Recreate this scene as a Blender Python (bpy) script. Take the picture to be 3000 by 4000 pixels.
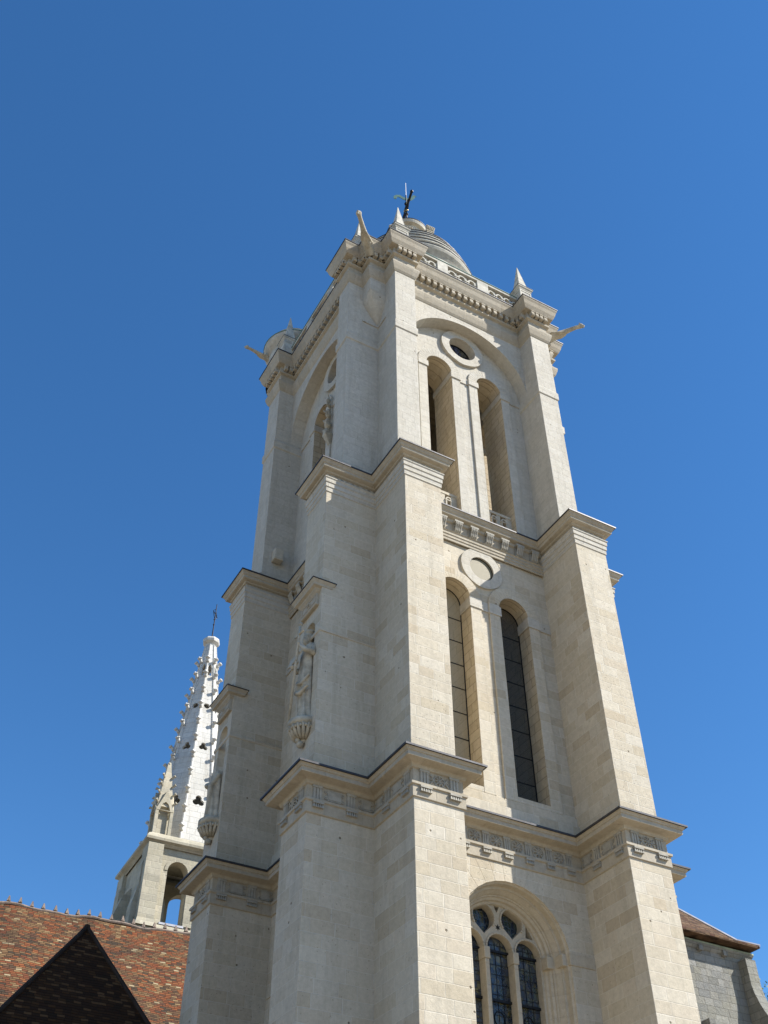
import bpy, math, random
from mathutils import Vector, Matrix
from mathutils.geometry import tessellate_polygon

R = math.radians
PI = math.pi
random.seed(7)
scene = bpy.context.scene
for o in list(bpy.data.objects):
    bpy.data.objects.remove(o)

# ------------------------------------------------------------------ camera
ZO = 17.2                      # tower survey heights are measured from the lower cornice; ground is at -17.2
cd = bpy.data.cameras.new('camera')
cam = bpy.data.objects.new('camera', cd)
scene.collection.objects.link(cam)
F_ = Vector((0.35658584, 0.62922055, 0.69059977))
R_ = Vector((0.87124901, -0.49083411, -0.00265298))
U_ = R_.cross(F_)
cam.matrix_world = Matrix(((R_.x, U_.x, -F_.x, -13.592), (R_.y, U_.y, -F_.y, -24.6036),
                           (R_.z, U_.z, -F_.z, -15.5938 + ZO), (0, 0, 0, 1)))
cd.sensor_fit = 'HORIZONTAL'
cd.sensor_width = 36
cd.lens = 4148.1 / 3000 * 36
cd.clip_end = 3000
scene.camera = cam
scene.render.resolution_x = 768
scene.render.resolution_y = 1024

# ------------------------------------------------------------------ light
SUN = Vector((1.33, -1.0, 1.56)).normalized()       # towards the sun
elev = math.asin(SUN.z)
azim = math.atan2(SUN.x, SUN.y)
w = bpy.data.worlds.new('World')
scene.world = w
w.use_nodes = True
nt = w.node_tree
nt.nodes.clear()
wo = nt.nodes.new('ShaderNodeOutputWorld')
bg = nt.nodes.new('ShaderNodeBackground')
sk = nt.nodes.new('ShaderNodeTexSky')
sk.sky_type = 'NISHITA'
sk.sun_disc = False
sk.sun_elevation = elev
sk.sun_rotation = azim
sk.altitude = 300
sk.air_density = 1.0
sk.dust_density = 0.0
sk.ozone_density = 5.0
bg.inputs['Strength'].default_value = 0.108
hs = nt.nodes.new('ShaderNodeHueSaturation')
hs.inputs['Saturation'].default_value = 1.19
nt.links.new(sk.outputs[0], hs.inputs['Color'])
nt.links.new(hs.outputs[0], bg.inputs[0])
nt.links.new(bg.outputs[0], wo.inputs[0])
sd = bpy.data.lights.new('sun', 'SUN')
sd.energy = 5.0
sd.angle = R(0.53)
sd.color = (1.0, 0.95, 0.87)
so = bpy.data.objects.new('sun', sd)
scene.collection.objects.link(so)
so.rotation_euler = SUN.to_track_quat('Z', 'Y').to_euler()
so.location = (40, -40, 60)
scene.view_settings.view_transform = 'Standard'
scene.view_settings.look = 'None'
scene.view_settings.exposure = 0.8
scene.view_settings.gamma = 1.0


# ------------------------------------------------------------------ materials
def new_mat(name):
    m = bpy.data.materials.new(name)
    m.use_nodes = True
    t = m.node_tree
    t.nodes.clear()
    out = t.nodes.new('ShaderNodeOutputMaterial')
    b = t.nodes.new('ShaderNodeBsdfPrincipled')
    t.links.new(b.outputs[0], out.inputs[0])
    return m, t, b


class NB:
    """small node-math helper"""
    def __init__(s, t):
        s.t = t

    def _in(s, sock, v):
        if isinstance(v, (int, float)):
            sock.default_value = v
        elif isinstance(v, tuple):
            sock.default_value = v
        else:
            s.t.links.new(v, sock)

    def m(s, op, a, b=0.0, c=0.0, clamp=False):
        n = s.t.nodes.new('ShaderNodeMath')
        n.operation = op
        n.use_clamp = clamp
        s._in(n.inputs[0], a)
        s._in(n.inputs[1], b)
        s._in(n.inputs[2], c)
        return n.outputs[0]

    def xyz(s, v):
        n = s.t.nodes.new('ShaderNodeSeparateXYZ')
        s.t.links.new(v, n.inputs[0])
        return n.outputs

    def comb(s, a, b, c):
        n = s.t.nodes.new('ShaderNodeCombineXYZ')
        for i, v in enumerate((a, b, c)):
            s._in(n.inputs[i], v)
        return n.outputs[0]

    def noise(s, vec, scale, detail=3, rough=0.5):
        n = s.t.nodes.new('ShaderNodeTexNoise')
        s.t.links.new(vec, n.inputs['Vector'])
        n.inputs['Scale'].default_value = scale
        n.inputs['Detail'].default_value = detail
        n.inputs['Roughness'].default_value = rough
        return n.outputs[0]

    def white(s, vec):
        n = s.t.nodes.new('ShaderNodeTexWhiteNoise')
        n.noise_dimensions = '3D'
        s.t.links.new(vec, n.inputs['Vector'])
        return n.outputs['Value']

    def vor(s, vec, scale):
        n = s.t.nodes.new('ShaderNodeTexVoronoi')
        s.t.links.new(vec, n.inputs['Vector'])
        n.inputs['Scale'].default_value = scale
        return n.outputs

    def ramp(s, fac, stops, mode='LINEAR'):
        n = s.t.nodes.new('ShaderNodeValToRGB')
        n.color_ramp.interpolation = mode
        e = n.color_ramp.elements
        while len(e) < len(stops):
            e.new(0.5)
        for i, (p, c) in enumerate(stops):
            e[i].position = p
            e[i].color = (c[0], c[1], c[2], 1) if isinstance(c, tuple) else (c, c, c, 1)
        s.t.links.new(fac, n.inputs[0])
        return n.outputs[0]

    def mix(s, fac, a, b, mode='MIX'):
        n = s.t.nodes.new('ShaderNodeMix')
        n.data_type = 'RGBA'
        n.blend_type = mode
        s._in(n.inputs[0], fac)
        for i, v in ((6, a), (7, b)):
            if isinstance(v, tuple):
                n.inputs[i].default_value = (v[0], v[1], v[2], 1)
            elif isinstance(v, (int, float)):
                n.inputs[i].default_value = (v, v, v, 1)
            else:
                s.t.links.new(v, n.inputs[i])
        return n.outputs[2]


def stone(name, cols, h=0.375, wd=0.72, joint=(0.62, 0.58, 0.5), jw=0.012, jfac=0.75, pits=0.5, rough_bump=0.35,
          stain=0.25, stain_col=(0.2, 0.19, 0.16), jbump=0.6, uv=False, off=0.0, slope=1.0, tileface=False):
    m, t, b = new_mat(name)
    q = NB(t)
    geo = t.nodes.new('ShaderNodeNewGeometry')
    P = geo.outputs['Position']
    if uv:
        tc = t.nodes.new('ShaderNodeTexCoord')
        px = q.xyz(tc.outputs['UV'])
        u, v, ax = px[0], px[1], 0.0
        u = q.m('ADD', u, 0.13)
    else:
        p = q.xyz(P)
        n = q.xyz(geo.outputs['True Normal'])
        ax_, ay_, az_ = q.m('ABSOLUTE', n[0]), q.m('ABSOLUTE', n[1]), q.m('ABSOLUTE', n[2])
        sel = q.m('GREATER_THAN', ay_, ax_)
        u = q.m('ADD', q.m('MULTIPLY', p[0], sel), q.m('MULTIPLY', p[1], q.m('SUBTRACT', 1.0, sel)))
        if tileface:
            v = q.m('MULTIPLY', p[2], slope)
            hz = 0.0
        else:
            hz = q.m('GREATER_THAN', az_, 0.75)
            v = q.m('ADD', q.m('MULTIPLY', p[2], q.m('SUBTRACT', 1.0, hz)), q.m('MULTIPLY', p[1], hz))
            u = q.m('ADD', u, q.m('MULTIPLY', hz, 7.3))
        ax = sel
        v = q.m('ADD', v, off)
    wob = q.noise(P, 2.2, 2)
    vv = q.m('ADD', v, q.m('MULTIPLY', q.m('SUBTRACT', wob, 0.5), 0.02 if not tileface else 0.10))
    rv = q.m('DIVIDE', vv, h)
    row = q.m('FLOOR', rv)
    fv = q.m('SUBTRACT', rv, row)
    rr = q.white(q.comb(row, ax, 3.1))
    rr2 = q.white(q.comb(row, ax, 9.7))
    wrow = q.m('MULTIPLY', q.m('ADD', q.m('MULTIPLY', rr, 0.5), 0.78), wd) if not tileface else wd
    # irregular block lengths along a course
    nz1 = t.nodes.new('ShaderNodeTexNoise')
    nz1.noise_dimensions = '2D'
    nz1.inputs['Scale'].default_value = 1.0
    nz1.inputs['Detail'].default_value = 0
    t.links.new(q.comb(q.m('MULTIPLY', u, 1.1), q.m('MULTIPLY', row, 5.37), 0.0), nz1.inputs['Vector'])
    uu = q.m('ADD', u, q.m('MULTIPLY', nz1.outputs[0], 0.55 if not tileface else 0.03))
    ru = q.m('ADD', q.m('DIVIDE', uu, wrow), q.m('MULTIPLY', rr2, 17.0))
    col = q.m('FLOOR', ru)
    fu = q.m('SUBTRACT', ru, col)
    bid = q.white(q.comb(col, row, ax))
    bid2 = q.white(q.comb(col, row, q.m('ADD', ax, 5.5)))
    # joint distance
    dv = q.m('MULTIPLY', q.m('MINIMUM', fv, q.m('SUBTRACT', 1.0, fv)), h)
    du = q.m('MULTIPLY', q.m('MINIMUM', fu, q.m('SUBTRACT', 1.0, fu)), wd)
    d = q.m('MINIMUM', dv, q.m('MULTIPLY', du, 2.6) if tileface else du)
    jm = q.m('SUBTRACT', 1.0, q.m('SMOOTH_MIN', q.m('DIVIDE', d, jw), 1.0, 0.3), clamp=True)
    k = len(cols)
    bc = q.ramp(bid, [((i + 0.5) / k, c) for i, c in enumerate(cols)], 'CONSTANT' if tileface else 'LINEAR')
    n1 = q.noise(P, 0.35, 4, 0.6)
    n2 = q.noise(P, 7.0, 5, 0.7)
    n3 = q.noise(P, 38.0, 3, 0.7)
    c1 = q.mix(q.m('MULTIPLY', q.ramp(n1, [(0.45, 0.0), (0.75, 1.0)]), stain), bc, stain_col)
    c1 = q.mix(1.0, c1, q.ramp(n2, [(0.3, 0.86), (0.7, 1.08)]), 'MULTIPLY')
    if not tileface and not uv:
        stv = q.noise(q.comb(q.m('MULTIPLY', u, 2.6), q.m('MULTIPLY', q.m('ADD', v, q.m('MULTIPLY', ax, 40.0)), 0.22), 0.0), 1.0, 5, 0.65)
        c1 = q.mix(q.m('MULTIPLY', q.ramp(stv, [(0.52, 0.0), (0.72, 1.0)]), 0.34), c1, (0.27, 0.24, 0.185))
        grm = q.noise(P, 1.6, 6, 0.75)
        c1 = q.mix(q.m('MULTIPLY', q.ramp(grm, [(0.60, 0.0), (0.74, 1.0)]), 0.38), c1, (0.24, 0.235, 0.20))
    c1 = q.mix(1.0, c1, q.ramp(n3, [(0.3, 0.93), (0.7, 1.05)]), 'MULTIPLY')
    c1 = q.mix(q.m('MULTIPLY', jm, jfac), c1, joint)
    height = q.m('SUBTRACT', q.m('MULTIPLY', q.m('ADD', n2, q.m('MULTIPLY', n3, 0.5)), rough_bump * 0.03),
                 q.m('MULTIPLY', jm, jbump * 0.02))
    if pits > 0:
        v3 = q.vor(P, 1.9)
        pm = q.ramp(q.m('ADD', v3[0], q.m('MULTIPLY', n3, 0.05)), [(0.075, 1.0), (0.1, 0.0)])
        sel2 = q.m('GREATER_THAN', q.xyz(v3[1])[0], 0.6)
        pm = q.m('MULTIPLY', pm, sel2)
        v4 = q.vor(P, 9.0)
        pm2 = q.m('MULTIPLY', q.ramp(v4[0], [(0.10, 1.0), (0.16, 0.0)]), q.m('GREATER_THAN', q.xyz(v4[1])[1], 0.8))
        pm = q.m('MAXIMUM', pm, q.m('MULTIPLY', pm2, 0.45))
        c1 = q.mix(q.m('MULTIPLY', pm, pits), c1, (0.12, 0.095, 0.06))
        height = q.m('SUBTRACT', height, q.m('MULTIPLY', pm, 0.03))
    if tileface:
        height = q.m('ADD', height, q.m('MULTIPLY', q.m('SUBTRACT', 1.0, fv), 0.03))
        height = q.m('ADD', height, q.m('MULTIPLY', bid2, 0.012))
    bp = t.nodes.new('ShaderNodeBump')
    bp.inputs['Strength'].default_value = 0.8
    bp.inputs['Distance'].default_value = 1.0
    t.links.new(height, bp.inputs['Height'])
    t.links.new(bp.outputs[0], b.inputs['Normal'])
    t.links.new(c1, b.inputs['Base Color'])
    b.inputs['Roughness'].default_value = 0.9
    b.inputs['Specular IOR Level'].default_value = 0.08 if tileface else 0.25
    return m


def plain(name, col, rough=0.8, var=0.2, scale=3.0, metal=0.0, bump=0.01, spec=0.3):
    m, t, b = new_mat(name)
    q = NB(t)
    geo = t.nodes.new('ShaderNodeNewGeometry')
    n = q.noise(geo.outputs['Position'], scale, 6, 0.65)
    c = q.mix(1.0, col, q.ramp(n, [(0.3, 1.0 - var), (0.7, 1.0 + var)]), 'MULTIPLY')
    t.links.new(c, b.inputs['Base Color'])
    b.inputs['Roughness'].default_value = rough
    b.inputs['Metallic'].default_value = metal
    b.inputs['Specular IOR Level'].default_value = spec
    if bump:
        bp = t.nodes.new('ShaderNodeBump')
        bp.inputs['Distance'].default_value = bump
        t.links.new(n, bp.inputs['Height'])
        t.links.new(bp.outputs[0], b.inputs['Normal'])
    return m


CREAM = [(0.504, 0.448, 0.348), (0.544, 0.492, 0.392), (0.472, 0.408, 0.3), (0.52, 0.472, 0.38), (0.504, 0.444, 0.34), (0.552, 0.504, 0.412), (0.448, 0.38, 0.276), (0.52, 0.46, 0.36)]
M_STONE = stone('ashlar_limestone', CREAM, h=0.372, wd=0.78, joint=(0.63, 0.60, 0.52), jw=0.013, jfac=0.6, stain=0.12, pits=0.85, jbump=0.4)
M_STONE_UP = stone('ashlar_upper', [(0.486, 0.453, 0.383), (0.521, 0.491, 0.425), (0.469, 0.436, 0.370), (0.504, 0.474, 0.404)],
                   h=0.372, wd=0.7, joint=(0.351, 0.322, 0.262), jw=0.008, jfac=0.45, stain=0.1, pits=0.75)
M_REVEAL = stone('reveal_limestone', [(0.50, 0.42, 0.29), (0.55, 0.47, 0.34), (0.46, 0.38, 0.26), (0.52, 0.44, 0.32)],
                 h=0.36, wd=0.62, joint=(0.16, 0.13, 0.085), jw=0.02, jfac=0.75, stain=0.25, pits=0.3)
M_CORN = stone('cornice_limestone', [(0.417, 0.372, 0.291), (0.451, 0.406, 0.325), (0.400, 0.355, 0.274)], h=3.0, wd=1.1,
               joint=(0.300, 0.271, 0.219), jw=0.008, jfac=0.5, stain=0.5, stain_col=(0.29, 0.25, 0.19), pits=0.2)
M_TRACERY = stone('tracery_limestone', [(0.432, 0.381, 0.292), (0.458, 0.406, 0.317)], h=0.6, wd=3.0,
                  joint=(0.291, 0.254, 0.195), jw=0.006, jfac=0.4, stain=0.15, pits=0.0)
M_FRIEZE = plain('carved_grey_limestone', (0.34, 0.322, 0.275), 0.95, 0.22, 4.0, bump=0.01)
M_CARVED = plain('carved_limestone', (0.40, 0.365, 0.29), 0.95, 0.35, 3.5, bump=0.03)
M_LEAD = plain('lead_sheet', (0.055, 0.055, 0.06), 0.5, 0.25, 5.0, metal=0.5, bump=0.004)
M_DOME = plain('dome_stone', (0.44, 0.42, 0.36), 0.9, 0.3, 2.5, bump=0.01)
M_IRON = plain('wrought_iron', (0.02, 0.02, 0.022), 0.5, 0.2, 8, metal=0.6, bump=0)
M_GREEN = plain('verdigris_copper', (0.12, 0.22, 0.19), 0.6, 0.2, 8, bump=0)
M_GOLD = plain('worn_gilding', (0.55, 0.42, 0.18), 0.35, 0.3, 8, metal=0.8, bump=0)
M_STEEL = plain('bright_rod', (0.75, 0.75, 0.73), 0.3, 0.1, 8, metal=0.5, bump=0)
M_SPIRE = stone('spire_white_stone', [(0.60, 0.585, 0.54), (0.64, 0.625, 0.58), (0.57, 0.555, 0.51), (0.62, 0.60, 0.555)],
                h=0.42, wd=0.85, joint=(0.26, 0.24, 0.20), jw=0.02, jfac=0.6, stain=0.35, stain_col=(0.33, 0.31, 0.25), pits=0.1, off=0.1)
M_BELFRY = stone('belfry_old_stone', [(0.48, 0.44, 0.34), (0.42, 0.38, 0.28), (0.52, 0.47, 0.36), (0.38, 0.35, 0.27)],
                 h=0.40, wd=0.75, joint=(0.55, 0.5, 0.4), jw=0.02, jfac=0.4, stain=0.4, stain_col=(0.22, 0.21, 0.16), pits=0.6)
M_CHAPEL = stone('chapel_grey_stone', [(0.22, 0.22, 0.205), (0.27, 0.265, 0.24), (0.19, 0.19, 0.175), (0.25, 0.24, 0.20), (0.30, 0.295, 0.27)],
                 h=0.30, wd=0.48, joint=(0.09, 0.085, 0.07), jw=0.02, jfac=0.6, stain=0.75, stain_col=(0.33, 0.32, 0.26), pits=0.6, rough_bump=2.2)
TILES = [(0.159, 0.061, 0.030), (0.207, 0.074, 0.032), (0.085, 0.054, 0.034), (0.146, 0.084, 0.046), (0.232, 0.092, 0.039), (0.067, 0.049, 0.034),
         (0.195, 0.122, 0.060), (0.110, 0.054, 0.034), (0.220, 0.079, 0.034), (0.159, 0.096, 0.048), (0.183, 0.061, 0.030), (0.244, 0.160, 0.081), (0.122, 0.070, 0.041), (0.171, 0.102, 0.052), (0.134, 0.077, 0.040), (0.183, 0.077, 0.037), (0.342, 0.269, 0.161)]
M_TILE = stone('clay_roof_tiles', TILES, h=0.165, wd=0.30, joint=(0.012, 0.009, 0.008), jw=0.04, jfac=0.9, stain=0.8,
               stain_col=(0.04, 0.034, 0.026), pits=0, slope=1.37, tileface=True, jbump=1.4)
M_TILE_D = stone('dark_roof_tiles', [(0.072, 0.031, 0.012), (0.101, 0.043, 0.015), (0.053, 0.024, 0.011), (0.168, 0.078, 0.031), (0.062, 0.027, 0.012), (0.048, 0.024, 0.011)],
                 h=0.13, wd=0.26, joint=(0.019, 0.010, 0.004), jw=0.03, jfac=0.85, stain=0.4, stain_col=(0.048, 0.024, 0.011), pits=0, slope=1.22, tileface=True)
M_TILE_B = stone('brown_roof_tiles', [(0.120, 0.072, 0.045), (0.162, 0.102, 0.060), (0.090, 0.060, 0.042), (0.198, 0.132, 0.084), (0.108, 0.060, 0.042), (0.144, 0.096, 0.060)],
                 h=0.12, wd=0.26, joint=(0.018, 0.012, 0.009), jw=0.022, jfac=0.8, stain=0.4, stain_col=(0.054, 0.036, 0.027), pits=0, slope=1.3, tileface=True)
M_RIDGE = plain('ridge_mortar', (0.20, 0.155, 0.125), 0.9, 0.35, 5)
M_RIDGE_D = plain('dark_mortar', (0.05, 0.036, 0.028), 0.95, 0.3, 3, bump=0.01, spec=0.05)
M_ZINC = plain('zinc_strip', (0.42, 0.42, 0.45), 0.5, 0.2, 3, metal=0.3, bump=0)
M_PATINA = plain('green_stained_moulding', (0.26, 0.30, 0.22), 0.9, 0.4, 3)
M_BARK = plain('bark', (0.10, 0.075, 0.05), 0.95, 0.3, 6)
M_DARK = plain('piercing_shade', (0.02, 0.018, 0.015), 0.9, 0.2, 3)  # near-black paint for the shade inside pierced stone


def leaf_mat():
    m, t, b = new_mat('tree_leaves')
    q = NB(t)
    geo = t.nodes.new('ShaderNodeNewGeometry')
    n = q.white(geo.outputs['Position'])
    oi = q.noise(geo.outputs['Position'], 0.8, 3)
    c = q.ramp(oi, [(0.3, (0.035, 0.06, 0.015)), (0.7, (0.11, 0.15, 0.03))])
    t.links.new(c, b.inputs['Base Color'])
    b.inputs['Roughness'].default_value = 0.6
    return m


M_LEAF = leaf_mat()


def ground_mat():
    m, t, b = new_mat('pale_paving')
    q = NB(t)
    geo = t.nodes.new('ShaderNodeNewGeometry')
    n = q.noise(geo.outputs['Position'], 0.15, 6, 0.6)
    n2 = q.noise(geo.outputs['Position'], 6.0, 5, 0.7)
    c = q.ramp(n, [(0.35, (0.225, 0.18, 0.12)), (0.65, (0.30, 0.24, 0.165))])
    c = q.mix(1.0, c, q.ramp(n2, [(0.3, 0.85), (0.7, 1.1)]), 'MULTIPLY')
    t.links.new(c, b.inputs['Base Color'])
    b.inputs['Roughness'].default_value = 0.9
    return m


M_GROUND = ground_mat()


def glass_mat(name, cols, cell=0.16, trans=0.35):
    """leaded stained glass: coloured quarries, dark cames, a glossy skin over a little transmission"""
    m = bpy.data.materials.new(name)
    m.use_nodes = True
    t = m.node_tree
    t.nodes.clear()
    q = NB(t)
    out = t.nodes.new('ShaderNodeOutputMaterial')
    geo = t.nodes.new('ShaderNodeNewGeometry')
    p = q.xyz(geo.outputs['Position'])
    n = q.xyz(geo.outputs['True Normal'])
    sel = q.m('GREATER_THAN', q.m('ABSOLUTE', n[1]), q.m('ABSOLUTE', n[0]))
    u = q.m('ADD', q.m('MULTIPLY', p[0], sel), q.m('MULTIPLY', p[1], q.m('SUBTRACT', 1.0, sel)))
    vec = q.comb(u, q.m('MULTIPLY', p[2], 0.75), 0.0)
    vo = t.nodes.new('ShaderNodeTexVoronoi')
    vo.feature = 'DISTANCE_TO_EDGE'
    vo.inputs['Scale'].default_value = 1 / cell
    vo.inputs['Randomness'].default_value = 0.7
    t.links.new(vec, vo.inputs['Vector'])
    vc = t.nodes.new('ShaderNodeTexVoronoi')
    vc.inputs['Scale'].default_value = 1 / cell
    vc.inputs['Randomness'].default_value = 0.7
    t.links.new(vec, vc.inputs['Vector'])
    came = q.ramp(vo.outputs[0], [(0.05, 1.0), (0.09, 0.0)])
    col = q.ramp(q.xyz(vc.outputs['Color'])[0], [((i + 0.5) / len(cols), c) for i, c in enumerate(cols)], 'CONSTANT')
    tr = t.nodes.new('ShaderNodeBsdfTransparent')
    t.links.new(col, tr.inputs[0])
    df = t.nodes.new('ShaderNodeBsdfPrincipled')
    dcol = q.mix(q.m('MULTIPLY', came, 0.6), q.mix(0.85, col, (0.035, 0.045, 0.062)), (0.012, 0.012, 0.014))
    t.links.new(dcol, df.inputs['Base Color'])
    df.inputs['Roughness'].default_value = 0.22
    bp = t.nodes.new('ShaderNodeBump')
    bp.inputs['Distance'].default_value = 0.02
    bp.inputs['Strength'].default_value = 0.5
    t.links.new(q.m('ADD', q.noise(geo.outputs['Position'], 5, 2), vo.outputs[0]), bp.inputs['Height'])
    t.links.new(bp.outputs[0], df.inputs['Normal'])
    pn = q.noise(geo.outputs['Position'], 0.55, 3)
    fac = q.m('MULTIPLY', q.m('MULTIPLY', q.m('SUBTRACT', 1.0, came), q.ramp(pn, [(0.42, 0.12), (0.6, 1.0)])), trans)
    mx = t.nodes.new('ShaderNodeMixShader')
    t.links.new(fac, mx.inputs[0])
    t.links.new(df.outputs[0], mx.inputs[1])
    t.links.new(tr.outputs[0], mx.inputs[2])
    t.links.new(mx.outputs[0], out.inputs[0])
    return m


M_GLASS = glass_mat('stained_glass', [(0.20, 0.27, 0.36), (0.75, 0.66, 0.22), (0.42, 0.52, 0.36), (0.22, 0.28, 0.38), (0.62, 0.60, 0.40), (0.30, 0.36, 0.34)], 0.12, 0.7)
M_GLASS_B = glass_mat('blue_stained_glass', [(0.12, 0.2, 0.6), (0.2, 0.3, 0.7), (0.4, 0.35, 0.15), (0.1, 0.15, 0.45)], 0.22, 0.45)


def mesh_mat(name, col, cover):
    m = bpy.data.materials.new(name)
    m.use_nodes = True
    t = m.node_tree
    t.nodes.clear()
    q = NB(t)
    out = t.nodes.new('ShaderNodeOutputMaterial')
    geo = t.nodes.new('ShaderNodeNewGeometry')
    p = q.xyz(geo.outputs['Position'])
    n = q.xyz(geo.outputs['True Normal'])
    sel = q.m('GREATER_THAN', q.m('ABSOLUTE', n[1]), q.m('ABSOLUTE', n[0]))
    u = q.m('ADD', q.m('MULTIPLY', p[0], sel), q.m('MULTIPLY', p[1], q.m('SUBTRACT', 1.0, sel)))
    a = q.m('ABSOLUTE', q.m('SINE', q.m('MULTIPLY', q.m('ADD', u, p[2]), 90.0)))
    b2 = q.m('ABSOLUTE', q.m('SINE', q.m('MULTIPLY', q.m('SUBTRACT', u, p[2]), 90.0)))
    wire = q.m('LESS_THAN', q.m('MINIMUM', a, b2), cover)
    tr = t.nodes.new('ShaderNodeBsdfTransparent')
    df = t.nodes.new('ShaderNodeBsdfPrincipled')
    df.inputs['Base Color'].default_value = (*col, 1)
    df.inputs['Roughness'].default_value = 0.6
    mx = t.nodes.new('ShaderNodeMixShader')
    t.links.new(wire, mx.inputs[0])
    t.links.new(tr.outputs[0], mx.inputs[1])
    t.links.new(df.outputs[0], mx.inputs[2])
    t.links.new(mx.outputs[0], out.inputs[0])
    return m


M_MESH_SHADE = mesh_mat('wire_mesh', (0.05, 0.052, 0.045), 0.42)  # shade of the darker window is painted into this wire colour
M_MESH_LIT = mesh_mat('lit_wire_mesh', (0.50, 0.43, 0.29), 0.5)  # same mesh, with light off the sunlit reveal painted in as pale tan
M_MESH_O = mesh_mat('oculus_wire_mesh', (0.24, 0.21, 0.13), 0.6)

# ------------------------------------------------------------------ mesh building
WORLD = {}


def thing(name, loc, label, cat, group=None):
    o = bpy.data.objects.new(name, None)
    scene.collection.objects.link(o)
    o.location = loc
    o.empty_display_size = 0.5
    o['label'] = label
    o['category'] = cat
    if group:
        o['group'] = group
    WORLD[o.name] = Vector(loc)
    return o


def tag(o, label=None, cat=None, group=None, kind=None):
    if label:
        o['label'] = label
    if cat:
        o['category'] = cat
    if group:
        o['group'] = group
    if kind:
        o['kind'] = kind
    return o


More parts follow.
